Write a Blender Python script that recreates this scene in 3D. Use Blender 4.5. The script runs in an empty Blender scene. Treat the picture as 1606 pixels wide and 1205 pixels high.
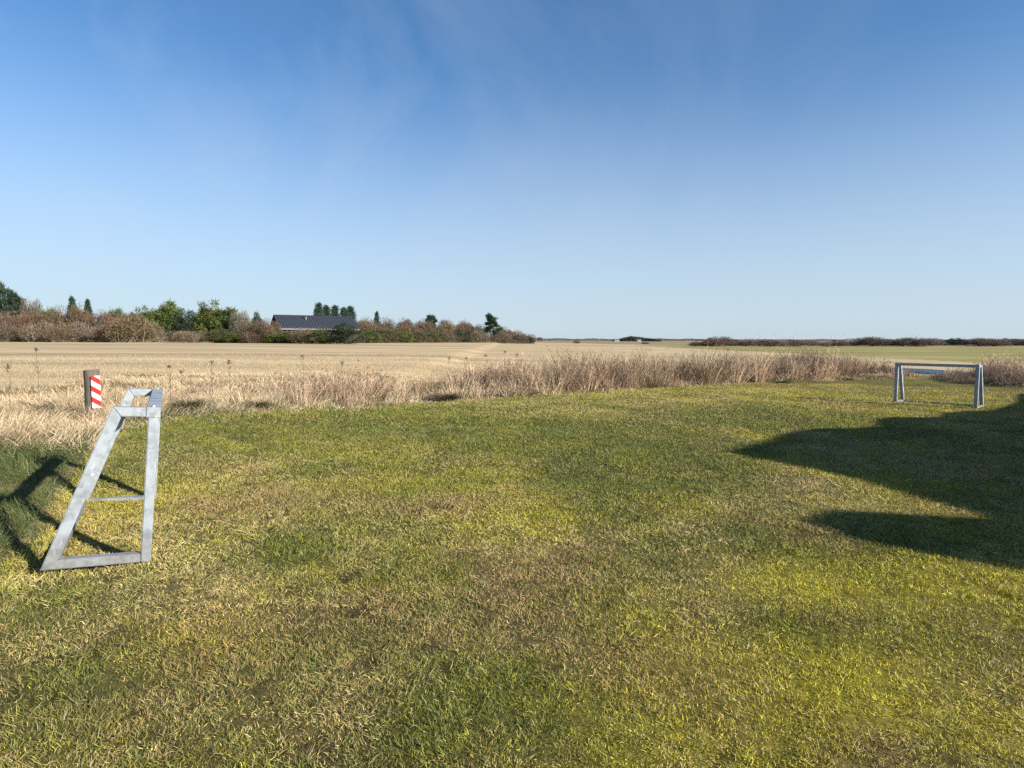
import bpy, math, numpy as np
from mathutils import Matrix, Vector
R_ = math.radians
scene = bpy.context.scene
COL = scene.collection

# ------------------------------------------------------------------ camera
F = 953.0                                    # focal length in pixels of a 1606 px wide picture
PITCH = math.atan(69.5 / F)
H = 1.6
cam_d = bpy.data.cameras.new('camera')
cam_d.sensor_width = 36.0
cam_d.lens = 36.0 * F / 1606.0
cam_d.clip_start = 0.05
cam_d.clip_end = 30000
cam = bpy.data.objects.new('camera', cam_d)
COL.objects.link(cam)
cam.location = (0, 0, H)
cam.rotation_euler = (math.pi / 2 - PITCH, 0, 0)
scene.camera = cam

# ------------------------------------------------------------------ light
SUN_EL = R_(23.3)
SX, SY = 0.885, -0.466                       # towards the sun, on the ground
sd = bpy.data.lights.new('sun', 'SUN')
sd.energy = 5.0
sd.angle = R_(0.53)
sd.color = (1.0, 0.93, 0.82)
sun = bpy.data.objects.new('sun', sd)
COL.objects.link(sun)
sv = Vector((SX * math.cos(SUN_EL), SY * math.cos(SUN_EL), math.sin(SUN_EL)))
sun.rotation_euler = sv.to_track_quat('Z', 'Y').to_euler()
sun.location = (20, -10, 15)

world = bpy.data.worlds.new('World')
scene.world = world
world.use_nodes = True
wn, wl = world.node_tree.nodes, world.node_tree.links
wn.clear()
out = wn.new('ShaderNodeOutputWorld')
bg = wn.new('ShaderNodeBackground')
sky = wn.new('ShaderNodeTexSky')
sky.sky_type = 'NISHITA'
sky.sun_disc = False
sky.sun_elevation = SUN_EL
sky.sun_rotation = math.atan2(SX, SY)
sky.altitude = 0
sky.air_density = 1.0
sky.dust_density = 0.35
sky.ozone_density = 4.5
bg.inputs['Strength'].default_value = 0.05
# thin cirrus veils, laid out by direction
tc = wn.new('ShaderNodeTexCoord')
sep = wn.new('ShaderNodeSeparateXYZ')
wl.new(tc.outputs['Generated'], sep.inputs[0])
mp = wn.new('ShaderNodeMapping')
mp.inputs['Scale'].default_value = (1.5, .9, 1.5)
mp.inputs['Rotation'].default_value = (0.15, 0.35, 0.3)
wl.new(tc.outputs['Generated'], mp.inputs['Vector'])
nz = wn.new('ShaderNodeTexNoise')
nz.inputs['Scale'].default_value = 1.6
nz.inputs['Detail'].default_value = 7
nz.inputs['Roughness'].default_value = 0.6
nz.inputs['Distortion'].default_value = 0.5
wl.new(mp.outputs[0], nz.inputs['Vector'])
rp = wn.new('ShaderNodeMapRange')
rp.inputs['From Min'].default_value = 0.48
rp.inputs['From Max'].default_value = 0.85
rp.inputs['To Max'].default_value = 0.34
wl.new(nz.outputs['Fac'], rp.inputs['Value'])
mx = wn.new('ShaderNodeMix')
mx.data_type = 'RGBA'
lf = wn.new('ShaderNodeMapRange')                           # the veil is thicker over the left of the view
lf.inputs['From Min'].default_value = 0.35; lf.inputs['From Max'].default_value = -0.5
lf.inputs['To Min'].default_value = 0.45; lf.inputs['To Max'].default_value = 1.5
wl.new(sep.outputs['X'], lf.inputs['Value'])
lm = wn.new('ShaderNodeMath'); lm.operation = 'MULTIPLY'
wl.new(rp.outputs[0], lm.inputs[0]); wl.new(lf.outputs[0], lm.inputs[1])
wl.new(lm.outputs[0], mx.inputs['Factor'])
tint = wn.new('ShaderNodeMix'); tint.data_type = 'RGBA'; tint.blend_type = 'MULTIPLY'
tint.inputs['Factor'].default_value = 1.0
tint.inputs['B'].default_value = (1.05, 1.33, 1.46, 1)     # the camera's cool white balance
wl.new(sky.outputs[0], tint.inputs['A'])
# low air: pale near the horizon
hz_ = wn.new('ShaderNodeMath'); hz_.operation = 'ABSOLUTE'; wl.new(sep.outputs['Z'], hz_.inputs[0])
hr = wn.new('ShaderNodeMapRange'); hr.interpolation_type = 'SMOOTHSTEP'
hr.inputs['From Min'].default_value = 0.0; hr.inputs['From Max'].default_value = 0.42
hr.inputs['To Min'].default_value = 0.80; hr.inputs['To Max'].default_value = 0.0
wl.new(hz_.outputs[0], hr.inputs['Value'])
low = wn.new('ShaderNodeMix'); low.data_type = 'RGBA'
low.inputs['B'].default_value = (5.4, 6.3, 7.3, 1)
wl.new(hr.outputs[0], low.inputs['Factor']); wl.new(tint.outputs['Result'], low.inputs['A'])
wl.new(low.outputs['Result'], mx.inputs['A'])
mx.inputs['B'].default_value = (5.0, 6.0, 7.2, 1)
wl.new(mx.outputs['Result'], bg.inputs['Color'])
wl.new(bg.outputs[0], out.inputs['Surface'])

scene.view_settings.view_transform = 'Standard'
scene.view_settings.look = 'None'
scene.view_settings.exposure = 1.18
scene.view_settings.gamma = 1
scene.render.resolution_x, scene.render.resolution_y = 1024, 768
scene.cycles.max_bounces = 5
scene.cycles.diffuse_bounces = 3
scene.cycles.glossy_bounces = 3
scene.cycles.transmission_bounces = 3
scene.cycles.transparent_max_bounces = 4
scene.cycles.use_denoising = False

rng = np.random.default_rng(11)
K = 0.68                                     # albedo of dry grass and soil, set against the exposure
HALF = math.atan(803 / F)                    # half the field of view

# ------------------------------------------------------------------ helpers
def S(t):
    t = np.clip(t, 0, 1)
    return t * t * (3 - 2 * t)

def _hash(ix, iy, seed):
    n = (ix.astype(np.int64) * 374761393 + iy.astype(np.int64) * 668265263 + seed * 982451653) & 0xffffffff
    n = ((n ^ (n >> 13)) * 1274126177) & 0xffffffff
    n = n ^ (n >> 16)
    return (n & 0xffff) / 65535.0

def vnoise(x, y, seed=0):
    x = np.asarray(x, float); y = np.asarray(y, float)
    ix, iy = np.floor(x), np.floor(y)
    fx, fy = x - ix, y - iy
    ux, uy = fx * fx * (3 - 2 * fx), fy * fy * (3 - 2 * fy)
    a, b = _hash(ix, iy, seed), _hash(ix + 1, iy, seed)
    c, d = _hash(ix, iy + 1, seed), _hash(ix + 1, iy + 1, seed)
    return (a * (1 - ux) + b * ux) * (1 - uy) + (c * (1 - ux) + d * ux) * uy

def fbm(x, y, seed=0, oct=4):
    s, a, t = 0, 1.0, 0
    for k in range(oct):
        s = s + a * vnoise(x * 2 ** k + 17.3 * k, y * 2 ** k - 9.1 * k, seed + k)
        t += a; a *= 0.55
    return s / t

def height(x, y):
    x = np.asarray(x, float); y = np.asarray(y, float)
    z = 0.022 - 0.009 * np.clip(x, -4, 12)
    z = z + 0.22 * S((-x - 2.8) / 2.4) * S((y - 0.5) / 2.5)
    r = np.hypot(x, y)
    q = np.where(y > 1, x / np.maximum(y, 1), np.sign(x) * 2)
    z = z + 0.84 * 1.7 * np.tanh(np.clip((r - 19) / 95, 0, 20) / 1.7) * S((0.36 - q) / 0.90) * (y > 1)
    near = np.clip(1 - (r - 40) / 60, 0, 1)
    z = z + near * 0.05 * (fbm(x * .8, y * .8, 5, 3) - .5)
    return z

# measured on the ground: the lawn's edge as distance by bearing
EDGE_PX = [(-400, 1080), (-150, 985), (-30, 925), (10, 893), (60, 850), (100, 770), (150, 708), (200, 672), (270, 658), (400, 650),
           (560, 642), (700, 631), (850, 622), (1000, 612), (1100, 606), (1200, 601), (1300, 598), (1400, 594), (1440, 592),
           (1500, 600), (1606, 608), (1750, 616), (2000, 630)]
def gp(px, py, z=0.0):
    a = (px - 803) / F; b = (602.5 - py) / F
    dy = math.cos(PITCH) + b * math.sin(PITCH); dz = -math.sin(PITCH) + b * math.cos(PITCH)
    t = (z - H) / dz
    return a * t, dy * t
def gph(px, py):
    z = 0.0
    for _ in range(12):
        x, y = gp(px, py, z); z = float(height(x, y))
    return x, y
_e = [gph(*p) for p in EDGE_PX]
EAZ = np.array([math.atan2(x, y) for x, y in _e]); ER = np.array([math.hypot(x, y) for x, y in _e])
EAZ = np.concatenate([[-3.2, -1.6, -1.2], EAZ, [1.2, 1.6, 3.2]]); ER = np.concatenate([[9, 5, 3.2], ER, [13, 22, 25]])
def r_edge(az): return np.interp(az, EAZ, ER) + 0.35 * (fbm(np.asarray(az) * 40, np.asarray(az) * 0, 3, 3) - .5) * np.interp(az, EAZ, ER) * .08
def px_az(px): return np.arctan((np.asarray(px, float) - 803) / F)
WPX = [0, 300, 560, 700, 850, 1100, 1400, 1606]
WW = [13.5, 12.5, 10, 6.5, 5.0, 6.0, 7.0, 7.0]
WH = [17, 12.5, 10, 6.5, 5.0, 6.0, 7.0, 7.0]
def r_field(az): return r_edge(az) + np.interp(az, px_az(WPX), WW) * np.interp(az, [-1.6, -.75], [.5, 1]) + 0.8 * (fbm(np.asarray(az) * 25, np.asarray(az) * 0, 31, 3) - .5)

def newmat(name):
    m = bpy.data.materials.new(name); m.use_nodes = True
    nt = m.node_tree; nt.nodes.clear()
    o = nt.nodes.new('ShaderNodeOutputMaterial')
    return m, nt, o

def N(nt, kind, **inp):
    n = nt.nodes.new(kind)
    for k, v in inp.items():
        n.inputs[k.replace('_', ' ')].default_value = v
    return n

def mat_simple(name, color, rough=0.7, metal=0.0, noise=0.2, scale=8.0, bump=0.0, spec=0.5):
    m, nt, o = newmat(name)
    p = N(nt, 'ShaderNodeBsdfPrincipled', Roughness=rough, Metallic=metal)
    color = tuple(c * K for c in color)
    p.inputs['Specular IOR Level'].default_value = spec
    g = nt.nodes.new('ShaderNodeNewGeometry')
    nzz = N(nt, 'ShaderNodeTexNoise', Scale=scale, Detail=5.0)
    nt.links.new(g.outputs['Position'], nzz.inputs['Vector'])
    hs = nt.nodes.new('ShaderNodeMix'); hs.data_type = 'RGBA'
    hs.inputs['A'].default_value = tuple(c * (1 - noise) for c in color) + (1,)
    hs.inputs['B'].default_value = tuple(min(1, c * (1 + noise)) for c in color) + (1,)
    nt.links.new(nzz.outputs['Fac'], hs.inputs['Factor'])
    nt.links.new(hs.outputs['Result'], p.inputs['Base Color'])
    if bump:
        b = N(nt, 'ShaderNodeBump', Strength=bump, Distance=0.01)
        nt.links.new(nzz.outputs['Fac'], b.inputs['Height'])
        nt.links.new(b.outputs[0], p.inputs['Normal'])
    nt.links.new(p.outputs[0], o.inputs[0])
    return m

def mat_blade(name, trans=0.3, objvar=0.0):
    """leaf, blade or twig: colour from the mesh, some light through it"""
    m, nt, o = newmat(name)
    a = nt.nodes.new('ShaderNodeAttribute'); a.attribute_name = 'Col'
    src = a.outputs['Color']
    if objvar:
        oi = nt.nodes.new('ShaderNodeObjectInfo')
        hsv = nt.nodes.new('ShaderNodeHueSaturation')
        r1 = N(nt, 'ShaderNodeMapRange'); r1.inputs['To Min'].default_value = 1 - objvar; r1.inputs['To Max'].default_value = 1 + objvar
        r2 = N(nt, 'ShaderNodeMapRange'); r2.inputs['To Min'].default_value = .5 - objvar * .06; r2.inputs['To Max'].default_value = .5 + objvar * .06
        mt = N(nt, 'ShaderNodeMath'); mt.operation = 'FRACT'
        ml = N(nt, 'ShaderNodeMath'); ml.operation = 'MULTIPLY'; ml.inputs[1].default_value = 7.31
        nt.links.new(oi.outputs['Random'], r1.inputs['Value'])
        nt.links.new(oi.outputs['Random'], ml.inputs[0]); nt.links.new(ml.outputs[0], mt.inputs[0]); nt.links.new(mt.outputs[0], r2.inputs['Value'])
        nt.links.new(r1.outputs[0], hsv.inputs['Value']); nt.links.new(r2.outputs[0], hsv.inputs['Hue'])
        nt.links.new(src, hsv.inputs['Color']); src = hsv.outputs[0]
    p = N(nt, 'ShaderNodeBsdfPrincipled', Roughness=0.65)
    p.inputs['Specular IOR Level'].default_value = 0.25
    nt.links.new(src, p.inputs['Base Color'])
    if trans:
        t = nt.nodes.new('ShaderNodeBsdfTranslucent'); nt.links.new(src, t.inputs['Color'])
        ms = nt.nodes.new('ShaderNodeMixShader'); ms.inputs[0].default_value = trans
        nt.links.new(p.outputs[0], ms.inputs[1]); nt.links.new(t.outputs[0], ms.inputs[2])
        nt.links.new(ms.outputs[0], o.inputs[0])
    else:
        nt.links.new(p.outputs[0], o.inputs[0])
    return m

def mesh_np(name, V, loops, totals, col=None, mat=None, smooth=False):
    me = bpy.data.meshes.new(name)
    me.vertices.add(len(V)); me.vertices.foreach_set('co', np.ascontiguousarray(V, np.float32).ravel())
    me.loops.add(len(loops)); me.loops.foreach_set('vertex_index', loops.astype(np.int32))
    me.polygons.add(len(totals))
    st = np.concatenate([[0], np.cumsum(totals)[:-1]]).astype(np.int32)
    me.polygons.foreach_set('loop_start', st); me.polygons.foreach_set('loop_total', totals.astype(np.int32))
    if smooth: me.polygons.foreach_set('use_smooth', np.ones(len(totals), bool))
    me.update(calc_edges=True)
    if col is not None:
        a = me.color_attributes.new('Col', 'FLOAT_COLOR', 'POINT')
        c4 = np.ones((len(V), 4), np.float32); c4[:, :3] = col * K
        a.data.foreach_set('color', c4.ravel())
    if mat: me.materials.append(mat)
    return me

def link(name, me, parent=None, label=None, cat=None, kind=None, group=None, loc=None):
    o = bpy.data.objects.new(name, me); COL.objects.link(o)
    if parent is not None: o.parent = parent
    if label: o['label'] = label
    if cat: o['category'] = cat
    if kind: o['kind'] = kind
    if group: o['group'] = group
    if loc is not None: o.location = loc
    return o

def empty(name, label, cat, loc=(0, 0, 0), rz=0, group=None):
    o = link(name, None, None, label, cat, None, group, loc); o.rotation_euler = (0, 0, rz)
    o.empty_display_size = 0.2
    return o

def ribbons(P, D, L, W, Bd, C, segs=2, tipc=None, taper=0.75):
    """many thin blades: base P, unit direction D, length L, width W, bend vector Bd, colour C; returns arrays for mesh_np"""
    n = len(P)
    side = np.cross(D, rng.normal(size=(n, 3))); side /= np.linalg.norm(side, axis=1)[:, None] + 1e-9
    L = np.broadcast_to(np.asarray(L, float), n); W = np.broadcast_to(np.asarray(W, float), n)
    vs, cs = [], []
    for k in range(segs):
        t = k / segs
        c = P + D * (L * t)[:, None] + Bd * (L * t * t)[:, None]
        w = (W * (1 - t * taper) * .5)[:, None] * side
        vs += [c - w, c + w]
        cc = C if tipc is None else C * (1 - t) + tipc * t
        cs += [cc, cc]
    vs.append(P + D * L[:, None] + Bd * L[:, None]); cs.append(C if tipc is None else tipc)
    nv = 2 * segs + 1
    V = np.stack(vs, 1).reshape(-1, 3); CC = np.stack(cs, 1).reshape(-1, 3)
    fl, ft = [], []
    for k in range(segs - 1):
        fl += [2 * k, 2 * k + 1, 2 * k + 3, 2 * k + 2]; ft.append(4)
    fl += [2 * segs - 2, 2 * segs - 1, 2 * segs]; ft.append(3)
    loops = (np.arange(n)[:, None] * nv + np.array(fl)[None]).ravel()
    return V, loops, np.tile(ft, n), CC

def join(parts):
    Vs, Ls, Ts, Cs, off = [], [], [], [], 0
    for V, l, t, c in parts:
        Vs.append(V); Ls.append(l + off); Ts.append(t); Cs.append(c); off += len(V)
    return np.concatenate(Vs), np.concatenate(Ls), np.concatenate(Ts), np.concatenate(Cs)

def rib_mesh(name, parts, mat):
    V, l, t, c = join(parts)
    return mesh_np(name, V, l, t, c, mat)

def polyfaces(verts, faces, color):
    l = np.array([i for f in faces for i in f]); t = np.array([len(f) for f in faces])
    return np.array(verts, float), l, t, np.tile(np.array(color, float), (len(verts), 1))

def tube(path, radii, color, n=7):
    """tapered round tube along a polyline, as arrays"""
    path = [Vector(p) for p in path]; vs, fs = [], []
    for i, p in enumerate(path):
        d = (path[min(i + 1, len(path) - 1)] - path[max(i - 1, 0)]).normalized()
        a = d.cross(Vector((0.31, 0.77, 0.13))).normalized(); b = d.cross(a)
        for k in range(n):
            an = 2 * math.pi * k / n
            vs.append(p + (a * math.cos(an) + b * math.sin(an)) * radii[i])
        if i:
            for k in range(n):
                fs.append(((i - 1) * n + k, (i - 1) * n + (k + 1) % n, i * n + (k + 1) % n, i * n + k))
    fs.append(tuple(range(n))[::-1]); fs.append(tuple((len(path) - 1) * n + k for k in range(n)))
    return polyfaces([tuple(v) for v in vs], fs, color)

def ico_pts(n):
    u = rng.normal(size=(n, 3)); return u / np.linalg.norm(u, axis=1)[:, None]

# ------------------------------------------------------------------ lawn colour (albedo) as a function of place
C_DG = np.array([.150, .190, .045]); C_G = np.array([.330, .330, .070]); C_YG = np.array([.680, .620, .055])
C_ST = np.array([.690, .560, .290]); C_BR = np.array([.440, .300, .165]); C_SOIL = np.array([.075, .055, .028])
# (px, py, radius in px along x, along y, weight): patches whose place was read off the photograph and put on the ground
def blob(x, y, px, py, rx, ry):
    cx, cy = gp(px, py); ex = gp(px + rx, py)[0] - cx; ey = abs(gp(px, py - ry)[1] - cy)
    return np.exp(-(((x - cx) / ex) ** 2 + ((y - cy) / ey) ** 2))
GREEN = [(60, 960, 100, 50), (560, 670, 300, 26), (960, 745, 90, 32), (900, 690, 190, 26), (330, 690, 80, 20), (1200, 655, 200, 14), (60, 1090, 130, 130), (750, 1140, 150, 70), (1290, 985, 150, 45), (480, 860, 60, 30), (1130, 735, 70, 25), (1180, 830, 70, 25), (1350, 870, 250, 30), (90, 780, 90, 60)]
MOSS = [(1350, 1090, 330, 90), (1500, 930, 260, 55), (1230, 905, 90, 30), (800, 730, 130, 18), (700, 840, 180, 35), (330, 885, 60, 22), (1350, 720, 200, 30), (1450, 780, 150, 25), (1250, 615, 200, 10), (1560, 620, 150, 8), (480, 905, 90, 25), (1250, 1040, 120, 30), (250, 800, 60, 50), (560, 765, 150, 20)]
BROWN = [(340, 985, 150, 60), (930, 900, 130, 45), (700, 795, 60, 12), (560, 970, 60, 30), (880, 990, 110, 60), (520, 1150, 90, 50), (1130, 1060, 70, 40), (400, 790, 90, 30), (1350, 1190, 90, 40), (1290, 850, 60, 25), (1300, 975, 60, 14), (700, 1010, 90, 40)]
STRAW = [(960, 648, 130, 10), (250, 930, 120, 30), (1150, 1000, 70, 60), (560, 1110, 120, 60), (1100, 870, 100, 50)  , (1560, 1060, 80, 40), (1230, 770, 120, 30)]
DIRT = [(548, 912, 14, 14), (565, 968, 16, 10), (1335, 935, 18, 5), (1455, 935, 16, 4), (1480, 1185, 22, 22), (690, 800, 22, 6), (1250, 975, 16, 5), (830, 1010, 12, 5), (585, 1050, 10, 14), (1285, 630, 22, 1.6), (1310, 1130, 14, 8), (870, 1055, 12, 10), (500, 1180, 26, 16), (960, 1015, 10, 8), (700, 1062, 9, 8), (1580, 1090, 20, 7), (1140, 1190, 16, 14)]
def lawn_w(x, y):
    g = fbm(x * .95, y * .95, 41, 5); m = fbm(x * 1.2 + 5, y * 1.2, 61, 5); b = fbm(x * 1.4 - 3, y * 1.4, 81, 5)
    s = fbm(x * 2.6, y * 2.6, 101, 3); fine = fbm(x * 9, y * 9, 121, 3)
    g = (g - .5) * 2.4; m = (m - .5) * 2.6; b = (b - .5) * 2.4
    for p in GREEN: g = g + (2.4 if p[1] < 760 else 1.15) * blob(x, y, *p)
    for p in MOSS: m = m + (1.9 if p[1] > 900 and p[0] > 1000 else .15) * blob(x, y, *p)
    for p in BROWN: b = b + 1.0 * blob(x, y, *p)
    st = (s - .5) * 1.6
    for p in STRAW: st = st + .9 * blob(x, y, *p)
    d = 0
    for p in DIRT: d = d + 1.3 * blob(x, y, *p)
    d = d + np.clip((fbm(x * 5.5, y * 5.5, 141, 3) - .70) * 5, 0, 1)
    w = np.stack([np.clip(.36 + g + (fine - .5), .03, 2), np.full_like(g, .50),
                  np.clip(.17 + m * .8 + (fine - .5) * .8, .02, 2), np.clip(.34 + st * .8 - g * .15, .08, 2),
                  np.clip(.16 + b * .9 + (s - .5) * .5, .02, 2)], -1)
    w = w ** 1.2
    return w / w.sum(-1, keepdims=True), np.clip(d, 0, 1)
PAL = np.stack([C_DG, C_G, C_YG, C_ST, C_BR]) * np.array([1.14, 1.09, .98])

# ------------------------------------------------------------------ ground, one polar net split by what grows on it
NA = 1200
rads = np.concatenate([[0.01], np.geomspace(0.8, 14000, 380)])
az = np.linspace(-math.pi, math.pi, NA, endpoint=False)
AZ, RR = np.meshgrid(az, rads)
GX, GY = RR * np.sin(AZ), RR * np.cos(AZ)
GZ = height(GX, GY) - .004
lw, ld = lawn_w(GX, GY)
gcol = (lw @ (PAL * np.array([.30, .28, .42, .22, .26])[:, None])) * (1 - ld[..., None] * .6) + C_SOIL * .4
straw_g = np.array([.30, .23, .12]); field_g = np.array([.54, .41, .235])
re_, rf_ = r_edge(AZ), r_field(AZ)
t1 = S((RR - re_) / .25)[..., None]; t2 = S((RR - rf_ + .8) / 1.6)[..., None]
gcol = gcol * (1 - t1) + straw_g * t1; gcol = gcol * (1 - t2) + field_g * t2
nr = len(rads)
I, J = np.meshgrid(np.arange(nr - 1), np.arange(NA), indexing='ij')
J2 = (J + 1) % NA
quads = np.stack([I * NA + J, (I + 1) * NA + J, (I + 1) * NA + J2, I * NA + J2], -1).reshape(-1, 4)[:, ::-1]
allV = np.stack([GX, GY, GZ], -1).reshape(-1, 3); allC = gcol.reshape(-1, 3)
fc = allV[quads].mean(1); fr = np.hypot(fc[:, 0], fc[:, 1]); fa = np.arctan2(fc[:, 0], fc[:, 1])
zone = np.zeros(len(quads), int)                                  # 0 lawn 1 verge 2 stubble 3 green field 4 far land
zone[fr > r_edge(fa)] = 1
zone[fr > r_field(fa)] = 2
gx, gy = fc[:, 0], fc[:, 1]
wob = 3 * (fbm(gx * .05, gy * .05, 9, 3) - .5)
zone[(zone == 2) & (gx > 34.5 + wob) & (gy > 40) & (gy < 178 - .62 * (gx - 34) + wob * 2) & (gx < 320)] = 3
zone[(zone == 2) & (fr > 175 + 110 * S((.3 - gx / np.maximum(gy, 1)) / .3) + 60 * (fbm(fa * 9, fa * 0, 77, 2) - .5) - 30 * S((gx - 30) / 60))] = 4
zone[(np.abs(fa) > 2.2) & (fr > 60)] = 2

def mat_ground(name, var, sc, stretch=(1, 1, 1), tint=None, rough=.95, bump=.6, dist=.03, c2=None):
    m, nt, o = newmat(name)
    p = N(nt, 'ShaderNodeBsdfPrincipled', Roughness=rough); p.inputs['Specular IOR Level'].default_value = .1
    g = nt.nodes.new('ShaderNodeNewGeometry')
    mpp = nt.nodes.new('ShaderNodeMapping'); mpp.inputs['Scale'].default_value = stretch
    nt.links.new(g.outputs['Position'], mpp.inputs['Vector'])
    n1 = N(nt, 'ShaderNodeTexNoise', Scale=sc, Detail=8.0, Roughness=.65)
    n2 = N(nt, 'ShaderNodeTexNoise', Scale=sc * .12, Detail=5.0, Roughness=.6)
    nt.links.new(mpp.outputs[0], n1.inputs['Vector']); nt.links.new(mpp.outputs[0], n2.inputs['Vector'])
    if tint is None:
        a = nt.nodes.new('ShaderNodeAttribute'); a.attribute_name = 'Col'; base = a.outputs['Color']
    else:
        rr = N(nt, 'ShaderNodeMapRange'); rr.inputs['From Min'].default_value = .35; rr.inputs['From Max'].default_value = .65
        nt.links.new(n2.outputs['Fac'], rr.inputs['Value'])
        mm = nt.nodes.new('ShaderNodeMix'); mm.data_type = 'RGBA'
        mm.inputs['A'].default_value = tuple(c * K for c in tint) + (1,); mm.inputs['B'].default_value = tuple(c * K for c in (c2 or tint)) + (1,)
        nt.links.new(rr.outputs[0], mm.inputs['Factor']); base = mm.outputs['Result']
    for n_, amt in ((n1, var), (n2, var * .8)):
        r = N(nt, 'ShaderNodeMapRange'); r.inputs['From Min'].default_value = .3; r.inputs['From Max'].default_value = .7
        r.inputs['To Min'].default_value = 1 - amt; r.inputs['To Max'].default_value = 1 + amt
        nt.links.new(n_.outputs['Fac'], r.inputs['Value'])
        v = nt.nodes.new('ShaderNodeVectorMath'); v.operation = 'SCALE'
        nt.links.new(base, v.inputs[0]); nt.links.new(r.outputs[0], v.inputs['Scale']); base = v.outputs[0]
    nt.links.new(base, p.inputs['Base Color'])
    b = N(nt, 'ShaderNodeBump', Strength=bump, Distance=dist)
    nt.links.new(n1.outputs['Fac'], b.inputs['Height']); nt.links.new(b.outputs[0], p.inputs['Normal'])
    nt.links.new(p.outputs[0], o.inputs[0])
    return m

zmats = [mat_ground('lawn_soil', .65, 110, dist=.012, bump=1.0), mat_ground('verge_soil', .35, 12),
         mat_ground('stubble', .20, 1.6, (.10, 1.0, 1), (.50, .375, .21), c2=(.66, .515, .305), dist=.02, bump=.25),
         mat_ground('young_crop', .14, .8, (.2, 1, 1), (.27, .25, .075), c2=(.40, .34, .14), bump=.1),
         mat_ground('far_fields', .2, .12, (.3, 1, 1), (.40, .30, .19), c2=(.29, .25, .13), bump=.05)]
for k, nm in enumerate(['lawn', 'verge_ground', 'stubble_field', 'green_field', 'far_land']):
    q = quads[zone == k]
    u, inv = np.unique(q, return_inverse=True)
    me = mesh_np(nm, allV[u], inv.ravel(), np.full(len(q), 4), allC[u], zmats[k], True)
    link(nm, me, kind='structure')

# ------------------------------------------------------------------ blades of the lawn
grass_mat = mat_blade('grass_blade', .16)
def scatter(rho, r0, r1, amin=-HALF - .28, amax=HALF + .30):
    """points between two distances, density rho per m2, within the wedge in front of the camera"""
    n = int(rho * .5 * (r1 ** 2 - r0 ** 2) * (amax - amin))
    a = rng.uniform(amin, amax, n); r = np.sqrt(rng.uniform(r0 ** 2, r1 ** 2, n))
    return r * np.sin(a), r * np.cos(a), a, r

def lawn_ring(rho, r0, r1, lmin, lmax, w, segs=2):
    x, y, a, r = scatter(rho, r0, r1)
    k = r < r_edge(a) + .1
    x, y, a, r = x[k], y[k], a[k], r[k]
    lw, ld = lawn_w(x, y)
    keep = rng.random(len(x)) > np.clip(ld * .9 + 2.6 * (fbm(x * 7, y * 7, 161, 2) - .56), 0, .72)
    x, y, a, r, lw, ld = x[keep], y[keep], a[keep], r[keep], lw[keep], ld[keep]
    n = len(x)
    cum = lw.cumsum(1); pick = (rng.random(n)[:, None] > cum).sum(1).clip(0, 4)
    C = PAL[pick] * np.where(r < 7, rng.uniform(.5, 1.55, n), rng.uniform(.72, 1.25, n))[:, None] * (.62 + .8 * fbm(x * 11, y * 11, 151, 2))[:, None]
    mixm = (.22 + S((r - 3.5) / 5) * .45)[:, None]; C = C * (1 - mixm) + (lw @ PAL) * rng.uniform(.8, 1.15, n)[:, None] * mixm
    st = (pick == 3)
    bars = [((-2.555, 4.143), (-3.02, 3.88)), ((-3.02, 3.88), (-3.88, 5.41)), ((-3.41, 5.67), (-3.88, 5.41)), ((11.35, 14.8), (11.77, 15.14)), ((10.24, 16.15), (10.65, 16.49)), ((11.77, 15.14), (10.65, 16.49))]
    dmin = np.full(n, 9.)
    for (ax, ay), (bx, by) in bars:
        tt = np.clip(((x - ax) * (bx - ax) + (y - ay) * (by - ay)) / ((bx - ax) ** 2 + (by - ay) ** 2), 0, 1)
        if ax != -3.02 and ax != -3.41: dmin = np.minimum(dmin, np.hypot(x - ax - tt * (bx - ax), y - ay - tt * (by - ay)))
    byb = 1 + .45 * S((.16 - dmin) / .1)                          # unmown fringe along the goal's ground bars
    bare = rng.random(n) < .012                                  # bleached stems
    C[bare] = np.array([.55, .46, .27]) * rng.uniform(.8, 1.1, bare.sum())[:, None]
    tuft = fbm(x * 6, y * 6, 171, 3)
    edge = S(1 - (r_edge(a) - r) / 1.2)
    L = rng.uniform(lmin * .8, lmax * .92, n) * (.34 + 1.25 * tuft) * np.where(pick == 2, .75, 1.) * (1 + .8 * edge) * byb
    L = np.where(bare, L * 1.9, L)
    lean = np.abs(rng.normal(.62, .42, n)).clip(.05, 1.4); lean = np.where(st | bare, lean.clip(.8, 1.5), lean) / byb
    ph = rng.uniform(0, 2 * math.pi, n) + 0
    # tufts comb the blades the same way locally
    comb = vnoise(x * 4, y * 4, 191) * 6.28 * 2; mixd = rng.random(n) < .45; ph = np.where(mixd, comb + rng.normal(0, .6, n), ph)
    D = np.stack([np.sin(lean) * np.cos(ph), np.sin(lean) * np.sin(ph), np.cos(lean)], -1)
    Bd = np.stack([rng.normal(0, .22, n), rng.normal(0, .22, n), -rng.uniform(.05, .35, n)], -1)
    P = np.stack([x, y, height(x, y) - .006], -1)
    return ribbons(P, D, L, w * rng.uniform(.6, 1.3, n), Bd, C * .9, segs, C * 1.08)

rings = [lawn_ring(21000, 1.5, 3.2, .020, .044, .0030), lawn_ring(14000, 3.2, 4.6, .020, .048, .0036), lawn_ring(8000, 4.6, 7, .024, .055, .0052),
         lawn_ring(4200, 7, 11, .026, .06, .0085, 1), lawn_ring(1900, 11, 26, .03, .07, .013, 1)]
link('lawn_grass', rib_mesh('lawn_grass', rings, grass_mat), label='short patchy lawn grass with yellow moss and straw', cat='grass', kind='stuff')

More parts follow.
